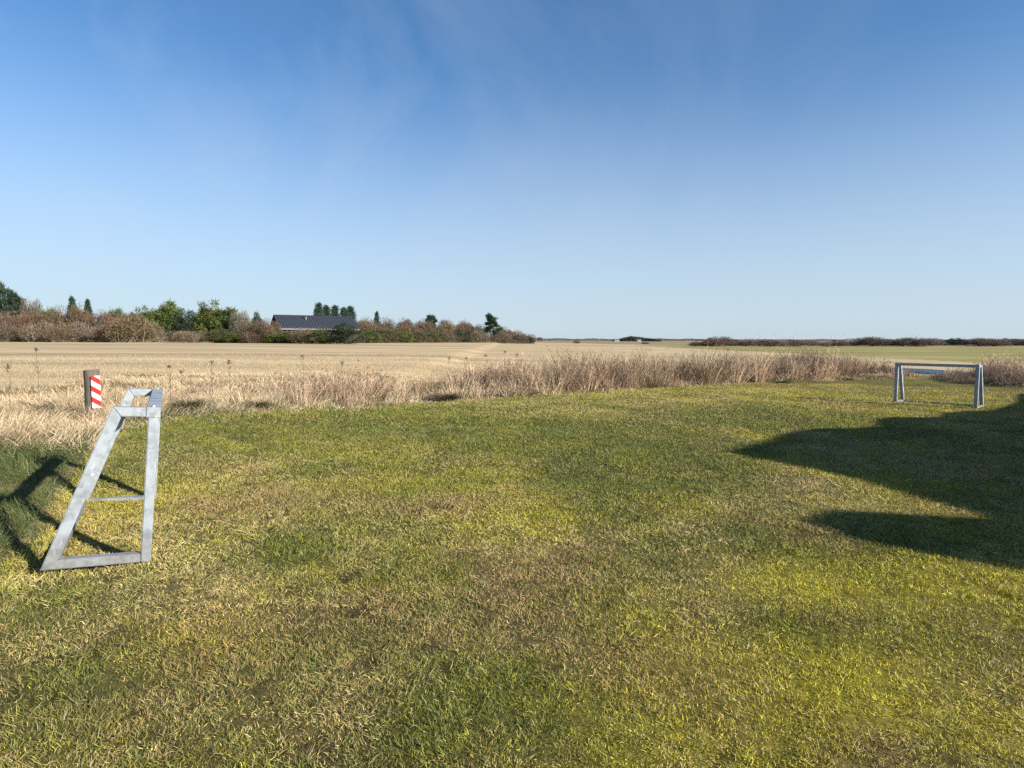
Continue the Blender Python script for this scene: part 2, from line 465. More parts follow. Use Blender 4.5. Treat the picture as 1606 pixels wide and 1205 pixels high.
# ------------------------------------------------------------------ rough grass and weeds between lawn and field
def verge_grass():
    out_ = []
    # pale long grass all along the verge
    for rho, r0, r1, w in ((3600, 2.5, 8, .0045), (1300, 8, 15, .0075), (560, 15, 34, .013)):
        x, y, a, r = scatter(rho, r0, r1)
        e, f_ = r_edge(a), r_field(a)
        px = 803 + F * np.tan(a)
        k = (r > e - .25) & (r < f_ + 1.5) & (rng.random(len(x)) < .35 + 1.0 * fbm(x * .9, y * .9, 211, 3))
        x, y, a, r, e, f_, px = [v[k] for v in (x, y, a, r, e, f_, px)]
        gap = (px > 1432) & (px < 1466) & (rng.random(len(x)) < .85); x, y, a, r, e, f_, px = [v[~gap] for v in (x, y, a, r, e, f_, px)]
        n = len(x); t = (r - e) / (f_ - e)
        clump = fbm(x * 1.1, y * 1.1, 231, 3)
        # left bank: green near the lawn, straw above
        gb = S((175 - px) / 60) * S((10.4 + 1.4 * (fbm(x * .7, y * .7, 251, 3) - .5) * 2 - r) / 1.6) * S((r - 4.4 + (fbm(x, y, 261) - .5)) / .8)
        gf = S((.22 - t) / .22) * .35 * (px > 160)
        green = rng.random(n) < np.clip(gb * .93 + gf + .06, 0, 1)
        hh = np.interp(px, [-400, 60, 160, 300, 500, 700, 900, 1100, 1400, 1606], [.26, .32, .36, .26, .27, .24, .34, .36, .34, .34])
        hh = hh * (.30 + 1.25 * clump) * (.30 + .70 * S((r - e + .15) / 1.1)) * (1 - .55 * S((t - .72) / .28))
        hh = np.where(r < 8.5, hh * .58, hh)
        L = hh * rng.uniform(.55, 1.25, n)
        C = np.where(rng.random(n)[:, None] < .6, [.90, .72, .46], [.70, .53, .32]) * rng.uniform(.75, 1.2, n)[:, None]
        pink = rng.random(n) < .25; C[pink] = np.array([.72, .54, .38]) * rng.uniform(.8, 1.15, pink.sum())[:, None]
        dk = rng.random(n) < .65 * S((fbm(x * .8 + 9, y * .8, 271, 3) - .50) / .12) ; C[dk] = np.array([.20, .15, .075]) * rng.uniform(.7, 1.2, dk.sum())[:, None]
        C[green] = np.where(rng.random(green.sum())[:, None] < .6, [.085, .125, .035], [.17, .19, .06]) * rng.uniform(.7, 1.3, green.sum())[:, None]
        lean = np.abs(rng.normal(.42, .3, n)).clip(0, 1.3); comb = fbm(x * .8, y * .8, 291, 2) * 12
        ph = np.where(rng.random(n) < .6, comb, rng.uniform(0, 6.28, n))
        D = np.stack([np.sin(lean) * np.cos(ph), np.sin(lean) * np.sin(ph), np.cos(lean)], -1)
        Bd = np.stack([.35 * np.cos(ph), .35 * np.sin(ph), np.full(n, -.28)], -1) * rng.uniform(.3, 1.4, n)[:, None]
        P = np.stack([x, y, height(x, y) - .01], -1)
        out_.append(ribbons(P, D, L, w * rng.uniform(.6, 1.3, n), Bd, C * .85, 3, C * 1.1, .8))  # blade colour darkened at the base as painted shade, lighter towards the tip
    return out_
link('rough_grass', rib_mesh('rough_grass', verge_grass(), grass_mat), label='long bleached rough grass along the edge of the lawn', cat='grass', kind='stuff')

weed_mat = mat_blade('dry_weed', .12)
def weeds():
    """clumps of stems that fan out from one root each, dense in the belt"""
    x, y, a, r = scatter(7.5, 11, 34, -HALF - .1, HALF + .12)
    px = 803 + F * np.tan(a); e, f_ = r_edge(a), r_field(a); t = (r - e) / (f_ - e)
    dens = np.interp(px, [200, 270, 300, 390, 430, 600, 640, 700, 760, 850, 900, 1130, 1300, 1400, 1432, 1462, 1480, 1520, 1540, 1700],
                     [0, .1, .3, .2, .8, .7, .12, .3, .45, .75, 1, 1, 1, .9, .04, .04, .5, .5, 1, 1])
    tmax = np.interp(px, [0, 600, 700, 1700], [.38, .38, .95, 1.0])
    cl = fbm(x * .55, y * .55, 311, 3)
    k = (r > e + .25) & (t < tmax) & (rng.random(len(x)) < dens * S((cl - .22) / .25))
    x, y, a, r, e, f_, px, t, cl = [v[k] for v in (x, y, a, r, e, f_, px, t, cl)]
    nc = len(x)
    hc = np.interp(px, [250, 300, 400, 480, 580, 640, 700, 760, 850, 930, 1130, 1300, 1400, 1440, 1500, 1560, 1650],
                   [.35, .40, .45, .72, .66, .40, .62, .74, .82, .98, 1.0, 1.0, .78, .40, .48, .85, .85])
    hc = hc * (.12 + 1.6 * cl) * (.55 + .45 * S((r - e) / .9)) * rng.uniform(.75, 1.25, nc)
    PALW = np.array([[.60, .435, .325], [.42, .28, .205], [.76, .585, .43], [.23, .155, .110], [.86, .68, .48]])
    cc = PALW[rng.choice(5, nc, p=[.32, .22, .22, .10, .14])] * rng.uniform(.8, 1.15, nc)[:, None]
    cc = cc * np.array([1, .97, .88]) * (.42 + .85 * fbm(x * 1.3 + 4, y * 1.3, 313, 2))[:, None]
    ns = rng.integers(16, 54, nc); idx = np.repeat(np.arange(nc), ns); n = len(idx)
    off = rng.normal(0, .10, (n, 2)) * rng.uniform(.6, 1.6, nc)[idx][:, None]
    X, Y = x[idx] + off[:, 0], y[idx] + off[:, 1]
    hh = hc[idx] * rng.uniform(.55, 1.15, n)
    C = cc[idx] * rng.uniform(.65, 1.35, n)[:, None]
    wind = np.stack([np.full(n, .10), np.full(n, -.02)], -1) + rng.normal(0, .09, (nc, 2))[idx]
    d2 = off * rng.uniform(.8, 2.4, n)[:, None] + wind + rng.normal(0, .06, (n, 2))
    D = np.stack([d2[:, 0], d2[:, 1], np.ones(n)], -1); D /= np.linalg.norm(D, axis=1)[:, None]
    P = np.stack([X, Y, height(X, Y) - .02], -1)
    Bd = np.stack([d2[:, 0] * .5 + rng.normal(0, .08, n), d2[:, 1] * .5 + rng.normal(0, .08, n), -rng.uniform(0, .08, n)], -1)
    w = np.interp(r[idx], [11, 30], [.009, .019]) * rng.uniform(.6, 1.3, n)
    parts = [ribbons(P, D, hh, w, Bd, C * .9, 3, C * 1.08, .7)]
    for b in range(3):                                            # side twigs and withered leaves
        s = rng.uniform(.3, .95, n); Q = P + D * (hh * s)[:, None] + Bd * (hh * s * s)[:, None]
        an = rng.uniform(0, 6.28, n); el = rng.uniform(.2, .9, n)
        Db = np.stack([np.sin(el) * np.cos(an), np.sin(el) * np.sin(an), np.cos(el)], -1)
        parts.append(ribbons(Q, Db, hh * rng.uniform(.12, .30, n) * (1.1 - .6 * s), w * .8, Bd * .5, C * rng.uniform(.75, 1.15, n)[:, None], 1, None, .5))
    k = rng.random(n) < .05                                       # seed heads
    T = (P + D * hh[:, None] + Bd * hh[:, None])[k]
    for b in range(8):
        an = rng.uniform(0, 6.28, len(T)); el = rng.uniform(.2, 1.5, len(T))
        Db = np.stack([np.sin(el) * np.cos(an), np.sin(el) * np.sin(an), np.cos(el)], -1)
        parts.append(ribbons(T - [0, 0, .02], Db, rng.uniform(.02, .055, len(T)), .018, Db * 0, C[k] * .45, 1, None, .3))
    return parts
link('dry_weeds', rib_mesh('dry_weeds', weeds(), weed_mat), label='dense reddish brown dead weeds in a belt behind the lawn', cat='weeds', kind='stuff')

# stubble tufts on the near part of the pale field
def stubble():
    out_ = []
    for rho, r0, r1, w, l in ((150, 19, 34, .010, .09), (26, 34, 50, .016, .10)):
        x, y, a, r = scatter(rho, r0, r1, -HALF - .1, .25)
        k = (r > r_field(a) - 1) & (rng.random(len(x)) < .2 + 1.1 * fbm(x * .08, y * .9, 351, 3)); x, y, r = x[k], y[k], r[k]; n = len(x)
        C = np.where(rng.random(n)[:, None] < .75, [.66, .52, .31], [.44, .32, .18]) * rng.uniform(.8, 1.15, n)[:, None]
        lean = rng.uniform(.1, 1.1, n); ph = rng.uniform(0, 6.28, n)
        D = np.stack([np.sin(lean) * np.cos(ph), np.sin(lean) * np.sin(ph), np.cos(lean)], -1)
        out_.append(ribbons(np.stack([x, y, height(x, y) - .01], -1), D, l * rng.uniform(.4, 1.3, n), w, D * 0, C, 1, None, .5))
    return out_
link('stubble_straw', rib_mesh('stubble_straw', stubble(), grass_mat), label='short pale straw standing on the stubble field', cat='stubble', kind='stuff')

# ------------------------------------------------------------------ goals
def mat_galv():
    m, nt, o = newmat('galvanised_steel')
    p = N(nt, 'ShaderNodeBsdfPrincipled', Roughness=.5, Metallic=.18)
    tcn = nt.nodes.new('ShaderNodeTexCoord')
    v = N(nt, 'ShaderNodeTexVoronoi', Scale=28.0); n = N(nt, 'ShaderNodeTexNoise', Scale=9.0, Detail=6.0)
    n3 = N(nt, 'ShaderNodeTexNoise', Scale=26.0, Detail=3.0)
    for q in (v, n, n3): nt.links.new(tcn.outputs['Object'], q.inputs['Vector'])
    r = nt.nodes.new('ShaderNodeValToRGB'); e = r.color_ramp.elements
    e[0].position = .32; e[0].color = (.165, .185, .205, 1); e[1].position = .72; e[1].color = (.29, .32, .35, 1)
    ad = N(nt, 'ShaderNodeMath'); ad.operation = 'MULTIPLY_ADD'; ad.inputs[1].default_value = .22
    sc = nt.nodes.new('ShaderNodeSeparateColor'); nt.links.new(v.outputs['Color'], sc.inputs[0])
    nt.links.new(sc.outputs[0], ad.inputs[0]); nt.links.new(n.outputs['Fac'], ad.inputs[2])
    nt.links.new(ad.outputs[0], r.inputs[0])
    # whitish bloom spots
    r2 = N(nt, 'ShaderNodeMapRange'); r2.inputs['From Min'].default_value = .62; r2.inputs['From Max'].default_value = .72
    nt.links.new(n3.outputs['Fac'], r2.inputs['Value'])
    mm = nt.nodes.new('ShaderNodeMix'); mm.data_type = 'RGBA'; mm.inputs['B'].default_value = (.38, .40, .42, 1)
    nt.links.new(r2.outputs[0], mm.inputs['Factor']); nt.links.new(r.outputs[0], mm.inputs['A'])
    nt.links.new(mm.outputs['Result'], p.inputs['Base Color'])
    sz_ = nt.nodes.new('ShaderNodeSeparateXYZ'); nt.links.new(tcn.outputs['Object'], sz_.inputs[0])
    zr = N(nt, 'ShaderNodeMapRange'); zr.inputs['From Min'].default_value = .22; zr.inputs['From Max'].default_value = -.03
    nt.links.new(sz_.outputs['Z'], zr.inputs['Value'])
    zm = N(nt, 'ShaderNodeMath'); zm.operation = 'MULTIPLY'; nt.links.new(zr.outputs[0], zm.inputs[0]); nt.links.new(n3.outputs['Fac'], zm.inputs[1])
    dm = nt.nodes.new('ShaderNodeMix'); dm.data_type = 'RGBA'; dm.inputs['B'].default_value = (.10, .085, .05, 1)
    nt.links.new(zm.outputs[0], dm.inputs['Factor']); nt.links.new(mm.outputs['Result'], dm.inputs['A']); nt.links.new(dm.outputs['Result'], p.inputs['Base Color'])
    rr = N(nt, 'ShaderNodeMapRange'); rr.inputs['To Min'].default_value = .35; rr.inputs['To Max'].default_value = .6
    nt.links.new(n.outputs['Fac'], rr.inputs['Value']); nt.links.new(rr.outputs[0], p.inputs['Roughness'])
    b = N(nt, 'ShaderNodeBump', Strength=.15, Distance=.002); nt.links.new(n3.outputs['Fac'], b.inputs['Height']); nt.links.new(b.outputs[0], p.inputs['Normal'])
    nt.links.new(p.outputs[0], o.inputs[0])
    return m
galv = mat_galv()
import bmesh
def prism(name, a, b, ux, wx, wy, mat, parent, cuta=None, cutb=None, bev=.005):
    """square tube from a to b; ux is its width axis; cuta/cutb are end-plane normals for mitres"""
    a, b = Vector(a), Vector(b); d = (b - a).normalized(); ux = Vector(ux); ux = (ux - d * ux.dot(d)).normalized(); uy = d.cross(ux)
    bm = bmesh.new(); rows = []
    for p, cn in ((a, cuta), (b, cutb)):
        row = []
        for sx, sy in ((-1, -1), (1, -1), (1, 1), (-1, 1)):
            q = p + ux * sx * wx / 2 + uy * sy * wy / 2
            if cn is not None:
                c = Vector(cn); q = q - d * ((q - p).dot(c) / d.dot(c))
            row.append(bm.verts.new(q))
        rows.append(row)
    bm.faces.new(rows[0][::-1]); bm.faces.new(rows[1])
    for k in range(4): bm.faces.new((rows[0][k], rows[0][(k + 1) % 4], rows[1][(k + 1) % 4], rows[1][k]))
    bmesh.ops.recalc_face_normals(bm, faces=bm.faces[:])
    bmesh.ops.bevel(bm, geom=bm.edges[:], offset=bev, segments=2, affect='EDGES', clamp_overlap=True)
    me = bpy.data.meshes.new(name); bm.to_mesh(me); bm.free(); me.materials.append(mat)
    return link(name, me, parent)

def build_goal(label):
    g = empty('football_goal', label, 'goal', group='galvanised mini football goals on the lawn')
    L, HH, B, T = 1.751, 1.010, .539, .209
    for yc, s in ((0.0, 1), (L, -1)):
        f0, f1 = Vector((0, yc, 0)), Vector((0.005, yc, HH)); r0, r1 = Vector((-B, yc, 0)), Vector((-T, yc, HH))
        up = (f1 - f0).normalized(); dr = (r1 - r0).normalized()
        prism('post', f0 - Vector((0, 0, .03)), f1 - up * .036, (1, 0, 0), .062, .078, galv, g)
        mitre_t = (dr + Vector((-1, 0, 0))).normalized()      # plane normal halves the corner
        prism('rear_leg', r0, r1, (1, 0, 0), .072, .070, galv, g, (dr + Vector((-1, 0, 0))).normalized(), (dr + Vector((1, 0, 0))).normalized())
        prism('top_strut', r1, f1 - Vector((.043, 0, 0)), (0, 1, 0), .0705, .0625, galv, g, (dr + Vector((1, 0, 0))).normalized(), None)
        prism('foot_bar', r0, f0 - Vector((.031, 0, 0)), (0, 1, 0), .0705, .060, galv, g, (dr + Vector((-1, 0, 0))).normalized(), None)
    prism('crossbar', (.002, -.04, HH), (.002, L + .04, HH), (1, 0, 0), .086, .072, galv, g)
    prism('ground_bar', (-B + .01, .0355, -.002), (-B + .01, L - .0355, -.002), (1, 0, 0), .055, .050, galv, g)
    for yc in (0.0, L):
        bm = bmesh.new(); bmesh.ops.create_cone(bm, segments=12, radius1=.013, radius2=.011, depth=.012, cap_ends=True)
        bmesh.ops.translate(bm, verts=bm.verts, vec=(.002, yc, HH + .042)); me = bpy.data.meshes.new('bolt'); bm.to_mesh(me); bm.free(); me.materials.append(galv)
        link('bolt', me, g)
    return g
g1 = build_goal('galvanised steel mini goal seen end-on, tilted beside the rough grass bank')
g1.matrix_world = Matrix.Translation((-2.555, 4.143, .094)) @ Matrix.Rotation(.512, 4, 'Z') @ Matrix.Rotation(.079, 4, 'Y')
g2 = g1.copy(); COL.objects.link(g2)
for ch in list(g1.children):
    c = ch.copy(); COL.objects.link(c); c.parent = g2
g2['label'] = 'distant steel mini goal facing the camera beyond the dark shadow, in front of dry weeds'
g2.matrix_world = Matrix.Translation((10.24, 16.15, -.055)) @ Matrix.Rotation(.691 + math.pi, 4, 'Z')

# ------------------------------------------------------------------ marker post
def mat_stripes():
    m, nt, o = newmat('striped_reflective_board')
    p = N(nt, 'ShaderNodeBsdfPrincipled', Roughness=.35)
    t = nt.nodes.new('ShaderNodeTexCoord'); s = nt.nodes.new('ShaderNodeSeparateXYZ'); nt.links.new(t.outputs['Object'], s.inputs[0])
    m1 = N(nt, 'ShaderNodeMath'); m1.operation = 'MULTIPLY_ADD'; m1.inputs[1].default_value = .68
    nt.links.new(s.outputs['X'], m1.inputs[0]); nt.links.new(s.outputs['Z'], m1.inputs[2])
    m2 = N(nt, 'ShaderNodeMath'); m2.operation = 'MULTIPLY_ADD'; m2.inputs[1].default_value = 1 / .187; m2.inputs[2].default_value = 10.15
    nt.links.new(m1.outputs[0], m2.inputs[0])
    m3 = N(nt, 'ShaderNodeMath'); m3.operation = 'FRACT'; nt.links.new(m2.outputs[0], m3.inputs[0])
    m4 = N(nt, 'ShaderNodeMath'); m4.operation = 'GREATER_THAN'; m4.inputs[1].default_value = .5; nt.links.new(m3.outputs[0], m4.inputs[0])
    n = N(nt, 'ShaderNodeTexNoise', Scale=14.0, Detail=5.0); nt.links.new(t.outputs['Object'], n.inputs['Vector'])
    mm = nt.nodes.new('ShaderNodeMix'); mm.data_type = 'RGBA'
    mm.inputs['A'].default_value = (.50, .018, .012, 1); mm.inputs['B'].default_value = (.60, .59, .58, 1)
    nt.links.new(m4.outputs[0], mm.inputs['Factor'])
    m5 = nt.nodes.new('ShaderNodeMix'); m5.data_type = 'RGBA'; m5.blend_type = 'MULTIPLY'; m5.inputs['Factor'].default_value = .35
    nt.links.new(mm.outputs['Result'], m5.inputs['A']); nt.links.new(n.outputs['Fac'], m5.inputs['B'])
    nt.links.new(m5.outputs['Result'], p.inputs['Base Color']); nt.links.new(p.outputs[0], o.inputs[0])
    return m
def mat_oldwood():
    m, nt, o = newmat('weathered_wood')
    p = N(nt, 'ShaderNodeBsdfPrincipled', Roughness=.9)
    t = nt.nodes.new('ShaderNodeTexCoord'); mp_ = nt.nodes.new('ShaderNodeMapping'); mp_.inputs['Scale'].default_value = (9, 9, .8)
    nt.links.new(t.outputs['Object'], mp_.inputs[0])
    n = N(nt, 'ShaderNodeTexNoise', Scale=6.0, Detail=8.0, Roughness=.7); nt.links.new(mp_.outputs[0], n.inputs['Vector'])
    r = nt.nodes.new('ShaderNodeValToRGB'); e = r.color_ramp.elements
    e[0].position = .3; e[0].color = (.035, .03, .025, 1); e[1].position = .7; e[1].color = (.17, .14, .11, 1)
    nt.links.new(n.outputs['Fac'], r.inputs[0]); nt.links.new(r.outputs[0], p.inputs['Base Color'])
    b = N(nt, 'ShaderNodeBump', Strength=.6, Distance=.01); nt.links.new(n.outputs['Fac'], b.inputs['Height']); nt.links.new(b.outputs[0], p.inputs['Normal'])
    nt.links.new(p.outputs[0], o.inputs[0])
    return m
wood = mat_oldwood()
pd = 10.35; pxx = (142.5 - 803) / F * pd
pz = float(height(pxx, pd))
post = empty('marker_post', 'thick old wooden post with red and white striped board in the dry grass', 'post', (pxx, pd, pz))
ptop = H - pd * (580 - 533) / F - pz
bm = bmesh.new()
nseg, rows = 20, []
for k, zz in enumerate([-.1, .2, .5, ptop - .01, ptop]):
    rr = .118 + .004 * math.sin(k * 2.1) - (.008 if k == 4 else 0)
    rows.append([bm.verts.new((rr * math.cos(2 * math.pi * j / nseg) * (1 + .03 * math.sin(3 * j)), rr * math.sin(2 * math.pi * j / nseg), zz + (.012 * math.cos(2 * math.pi * j / nseg) if k > 2 else 0))) for j in range(nseg)])
for k in range(4):
    for j in range(nseg): bm.faces.new((rows[k][j], rows[k][(j + 1) % nseg], rows[k + 1][(j + 1) % nseg], rows[k + 1][j]))
bm.faces.new(rows[-1])
me = bpy.data.meshes.new('timber'); bm.to_mesh(me); bm.free(); me.materials.append(wood)
link('timber', me, post)
bm = bmesh.new(); bmesh.ops.create_cube(bm, size=1); bmesh.ops.scale(bm, vec=(.145, .004, .55), verts=bm.verts)
bmesh.ops.bevel(bm, geom=bm.edges[:], offset=.0015, segments=1, affect='EDGES')
me = bpy.data.meshes.new('striped_board'); bm.to_mesh(me); bm.free(); me.materials.append(mat_stripes())
brd = link('striped_board', me, post, loc=(.108, -.063, ptop - .10 - .275)); brd.rotation_euler = (0, 0, R_(60))

# ------------------------------------------------------------------ house behind the thicket
roofm, nt, o = newmat('dark_metal_roof')
p = N(nt, 'ShaderNodeBsdfPrincipled', Roughness=.45, Metallic=.2); p.inputs['Base Color'].default_value = (.038, .044, .054, 1)
nt.links.new(p.outputs[0], o.inputs[0])
wallm = mat_simple('stained_timber_wall', (.10, .075, .06), .9); fasciam = mat_simple('pale_fascia', (.30, .29, .27), .7)
glassm = mat_simple('window_glass', (.05, .07, .09), .08, noise=0)
def boxm(name, x0, x1, y0, y1, z0, z1, mat, parent, bev=.01):
    bm = bmesh.new(); bmesh.ops.create_cube(bm, size=1)
    bmesh.ops.scale(bm, vec=(x1 - x0, y1 - y0, z1 - z0), verts=bm.verts); bmesh.ops.translate(bm, verts=bm.verts, vec=((x0 + x1) / 2, (y0 + y1) / 2, (z0 + z1) / 2))
    if bev: bmesh.ops.bevel(bm, geom=bm.edges[:], offset=bev, segments=1, affect='EDGES')
    me = bpy.data.meshes.new(name); bm.to_mesh(me); bm.free(); me.materials.append(mat); return link(name, me, parent)
HD = 118.0
hx = (431 - 803) / F * HD; hz = H + HD * (533 - 494) / F         # left end of the ridge
gz = float(height(hx, HD)) - .1
house = empty('house', 'low house with dark seamed metal roof half hidden behind the thicket', 'house', (hx, HD, gz), R_(33))
rh, LL, run, drop = hz - gz, 15.4, 4.6, 2.65
bm = bmesh.new()
def slab(bm, pts, th=.12):
    vs = [bm.verts.new(q) for q in pts] + [bm.verts.new((q[0], q[1], q[2] - th)) for q in pts]
    n = len(pts); bm.faces.new(vs[:n]); bm.faces.new(vs[n:][::-1])
    for k in range(n): bm.faces.new((vs[k], vs[(k + 1) % n], vs[n + (k + 1) % n], vs[n + k]))
slab(bm, [(0, 0, rh), (LL, 0, rh), (LL, -run, rh - drop), (0, -run, rh - drop)][::-1])
slab(bm, [(0, .002, rh), (LL, .002, rh), (LL, run, rh - drop), (0, run, rh - drop)])
for k in range(29):
    x = .02 + k * (LL - .1) / 28
    for sgn in (-1, 1):
        slab(bm, [(x, sgn * .05, rh + .06), (x + .06, sgn * .05, rh + .06), (x + .06, sgn * run, rh - drop + .07), (x, sgn * run, rh - drop + .07)], .068)
bmesh.ops.recalc_face_normals(bm, faces=bm.faces[:])
me = bpy.data.meshes.new('roof'); bm.to_mesh(me); bm.free(); me.materials.append(roofm); roof = link('roof', me, house)
boxm('fascia', .05, LL - .05, -run - .02, -run + .1, rh - drop - .28, rh - drop - .125, fasciam, house)
bm = bmesh.new()
e0 = rh - drop + .32
for x0 in (.5,):
    pts = [(x0, -run + .6, 0), (x0, run - .6, 0), (x0, run - .6, e0 - .25), (x0, 0, rh - .2), (x0, -run + .6, e0 - .25)]
    vs = [bm.verts.new(q) for q in pts]; vs2 = [bm.verts.new((q[0] + LL - 1, q[1], q[2])) for q in pts]
    bm.faces.new(vs); bm.faces.new(vs2[::-1])
    for k in range(5): bm.faces.new((vs[k], vs[(k + 1) % 5], vs2[(k + 1) % 5], vs2[k]))
bmesh.ops.recalc_face_normals(bm, faces=bm.faces[:])
me = bpy.data.meshes.new('wall'); bm.to_mesh(me); bm.free(); me.materials.append(wallm); link('wall', me, house)
for xw in (9.0,):
    w_ = boxm('window', xw, xw + 1.6, -run + .55, -run + .62, .9, 2.0, fasciam, house)
    boxm('pane', xw + .08, xw + 1.52, -run + .53, -run + .56, .98, 1.92, glassm, w_, 0)
V, l, t, c = tube([(5.7, -1.6, rh - 1.1), (5.7, -1.6, rh - .35)], [.12, .12], (.6, .6, .6), 10)
link('vent_pipe', mesh_np('vent_pipe', V, l, t, None, fasciam), roof)
V, l, t, c = tube([(5.7, -1.6, rh - .36), (5.7, -1.6, rh - .12)], [.2, .12], (.1, .1, .1), 10)
link('vent_cap', mesh_np('vent_cap', V, l, t, None, roofm), roof)

# ------------------------------------------------------------------ shrubs and trees
twig_mat = mat_blade('twigs', .1, .22); leaf_mat = mat_blade('needles', .2, .15); bark = mat_simple('bark', (.16, .125, .095), .9, bump=.5, scale=20)
def twig_crown(seed, n=7500, col=((.23, .135, .10), (.30, .20, .145), (.17, .12, .085), (.20, .19, .085)), lumps=5, base=(.11, .105, .05), wmul=1.0):
    """bare bush, unit size: 1 high, about 1 across in radius"""
    global rng
    keep = rng; rng = np.random.default_rng(seed)
    cs = [(rng.uniform(-.55, .55), rng.uniform(-.4, .4), rng.uniform(.1, .3), rng.uniform(.38, .62), rng.uniform(.5, .72)) for _ in range(lumps)] + [(0, 0, .15, .75, .82)]
    parts = []; col = np.array(col)
    per = n // len(cs)
    for cx, cy, cz, ra, rz in cs:
        u = ico_pts(per); u[:, 2] = np.abs(u[:, 2]) * 1.0 - .12
        rr = rng.uniform(.45, 1.0, per) ** .6
        P = np.stack([cx + u[:, 0] * ra * rr, cy + u[:, 1] * ra * rr, (cz + u[:, 2] * rz * rr).clip(0, None)], -1)
        D = u * [.9, .9, .9] + rng.normal(0, .6, (per, 3)) + [0, 0, .35]; D /= np.linalg.norm(D, axis=1)[:, None]
        C = col[rng.choice(len(col), per, p=[.4, .25, .2, .15])] * rng.uniform(.7, 1.3, per)[:, None]
        low = P[:, 2] < .28 * rng.random(per) + .05; C[low] = np.array(base) * rng.uniform(.6, 1.3, low.sum())[:, None]
        parts.append(ribbons(P, D, rng.uniform(.03, .10, per), rng.uniform(.010, .022, per) * wmul, rng.normal(0, .1, (per, 3)), C, 1, None, .6))
    # pale bare limbs
    nb = 60
    u = ico_pts(nb); u[:, 2] = np.abs(u[:, 2]) + .2; u /= np.linalg.norm(u, axis=1)[:, None]
    P = np.stack([rng.uniform(-.5, .5, nb), rng.uniform(-.4, .4, nb), np.zeros(nb)], -1)
    parts.append(ribbons(P, u, rng.uniform(.4, .9, nb), .016, rng.normal(0, .1, (nb, 3)), np.tile([.33, .26, .19], (nb, 1)), 3, None, .6))
    m_ = rib_mesh('bare_crown', parts, twig_mat)
    rng = keep
    return m_
def stem_mesh(seed, n=5, r=.028, hgt=.55, spread=.35):
    rs = np.random.default_rng(seed); parts = []
    for k in range(n):
        a = rs.uniform(0, 6.28); d = rs.uniform(.1, 1) * spread
        parts.append(tube([(d * .3 * math.cos(a), d * .3 * math.sin(a), -.05), (d * .6 * math.cos(a), d * .6 * math.sin(a), hgt * .45), (d * math.cos(a + .3), d * math.sin(a + .3), hgt)], [r, r * .7, r * .35], (.2, .15, .1), 6))
    V, l, t, c = join(parts)
    return mesh_np('stem', V, l, t, None, bark)
def needle_crown(seed, shape='round', n=6500, cols=((.055, .10, .028), (.10, .145, .035), (.035, .065, .022), (.15, .17, .05)), tl=.075, tw=.02):
    """evergreen crown, unit size: 1 high"""
    global rng
    keep = rng; rng = np.random.default_rng(seed)
    tips = []
    if shape == 'round':
        for _ in range(9):
            a = rng.uniform(0, 6.28); d = rng.uniform(0, .34); cz = rng.uniform(.22, .78) - d * .35; ra = rng.uniform(.17, .27)
            for u in ico_pts(13): tips.append((d * math.cos(a) + u[0] * ra, d * math.sin(a) + u[1] * ra, cz + u[2] * ra * .9, .07))
        for u in ico_pts(60): tips.append((u[0] * .42, u[1] * .42, .35 + u[2] * .33, .08))
    elif shape == 'fir':
        for k in range(34):
            h_ = .12 + .86 * k / 33; rad = .26 * (1 - h_) ** .75 + .02
            m_ = max(3, int(9 * (1.1 - h_)))
            for j in range(m_):
                a = rng.uniform(0, 6.28); d = rad * rng.uniform(.3, 1.1); tips.append((d * math.cos(a), d * math.sin(a), h_ - .12 * d, .045))
    else:                                                   # windswept open pine: flat plates on long limbs
        for k in range(16):
            h_ = .38 + .60 * k / 15; a = rng.uniform(0, 6.28); d0 = (.50 * (1.15 - h_) + .05) * rng.uniform(.6, 1.15)
            for j in range(9):
                q = rng.uniform(.35, 1); tips.append((d0 * q * math.cos(a) + rng.normal(0, .05), d0 * q * math.sin(a) + rng.normal(0, .05), h_ + .10 * q + rng.normal(0, .02), .05))
    tips = np.array(tips); per = n // len(tips)
    P = np.repeat(tips[:, :3], per, 0); sp = np.repeat(tips[:, 3], per)
    P = P + rng.normal(size=P.shape) * (sp * (.55 if shape != 'pine' else .42))[:, None]
    D = (P - np.repeat(tips[:, :3], per, 0)); D = D / (np.linalg.norm(D, axis=1)[:, None] + 1e-6) + [0, 0, .45] + rng.normal(0, .3, P.shape); D /= np.linalg.norm(D, axis=1)[:, None]
    cid = rng.choice(len(cols), len(tips), p=[.38, .27, .2, .15]); C = np.repeat(np.array(cols)[cid], per, 0) * rng.uniform(.65, 1.35, len(P))[:, None]
    P[:, 2] = P[:, 2].clip(.0, None)
    m_ = rib_mesh('needle_crown', [ribbons(P, D, rng.uniform(.4, 1.1, len(P)) * tl, tw, D * 0, C, 1, None, .5)], leaf_mat)
    rng = keep
    return m_
def trunk_mesh(seed, hgt=.9, r=.022, limbs=9, tilt=0.0, reach=.3):
    rs = np.random.default_rng(seed)
    parts = [tube([(0, 0, -.05), (.02 + tilt * .3, .01, hgt * .4), (tilt * .7, -.01, hgt * .75), (tilt, 0, hgt)], [r, r * .75, r * .45, r * .15], (.2, .15, .1), 7)]
    for k in range(limbs):
        h_ = hgt * rs.uniform(.3, .9); a = rs.uniform(0, 6.28); d = reach * (1.2 - h_)
        parts.append(tube([(tilt * h_, 0, h_), (tilt * h_ + d * .6 * math.cos(a), d * .6 * math.sin(a), h_ + .05), (tilt * h_ + d * math.cos(a), d * math.sin(a), h_ + .12)], [r * .4, r * .25, r * .1], (.2, .15, .1), 5))
    V, l, t, c = join(parts)
    return mesh_np('trunk', V, l, t, None, bark)

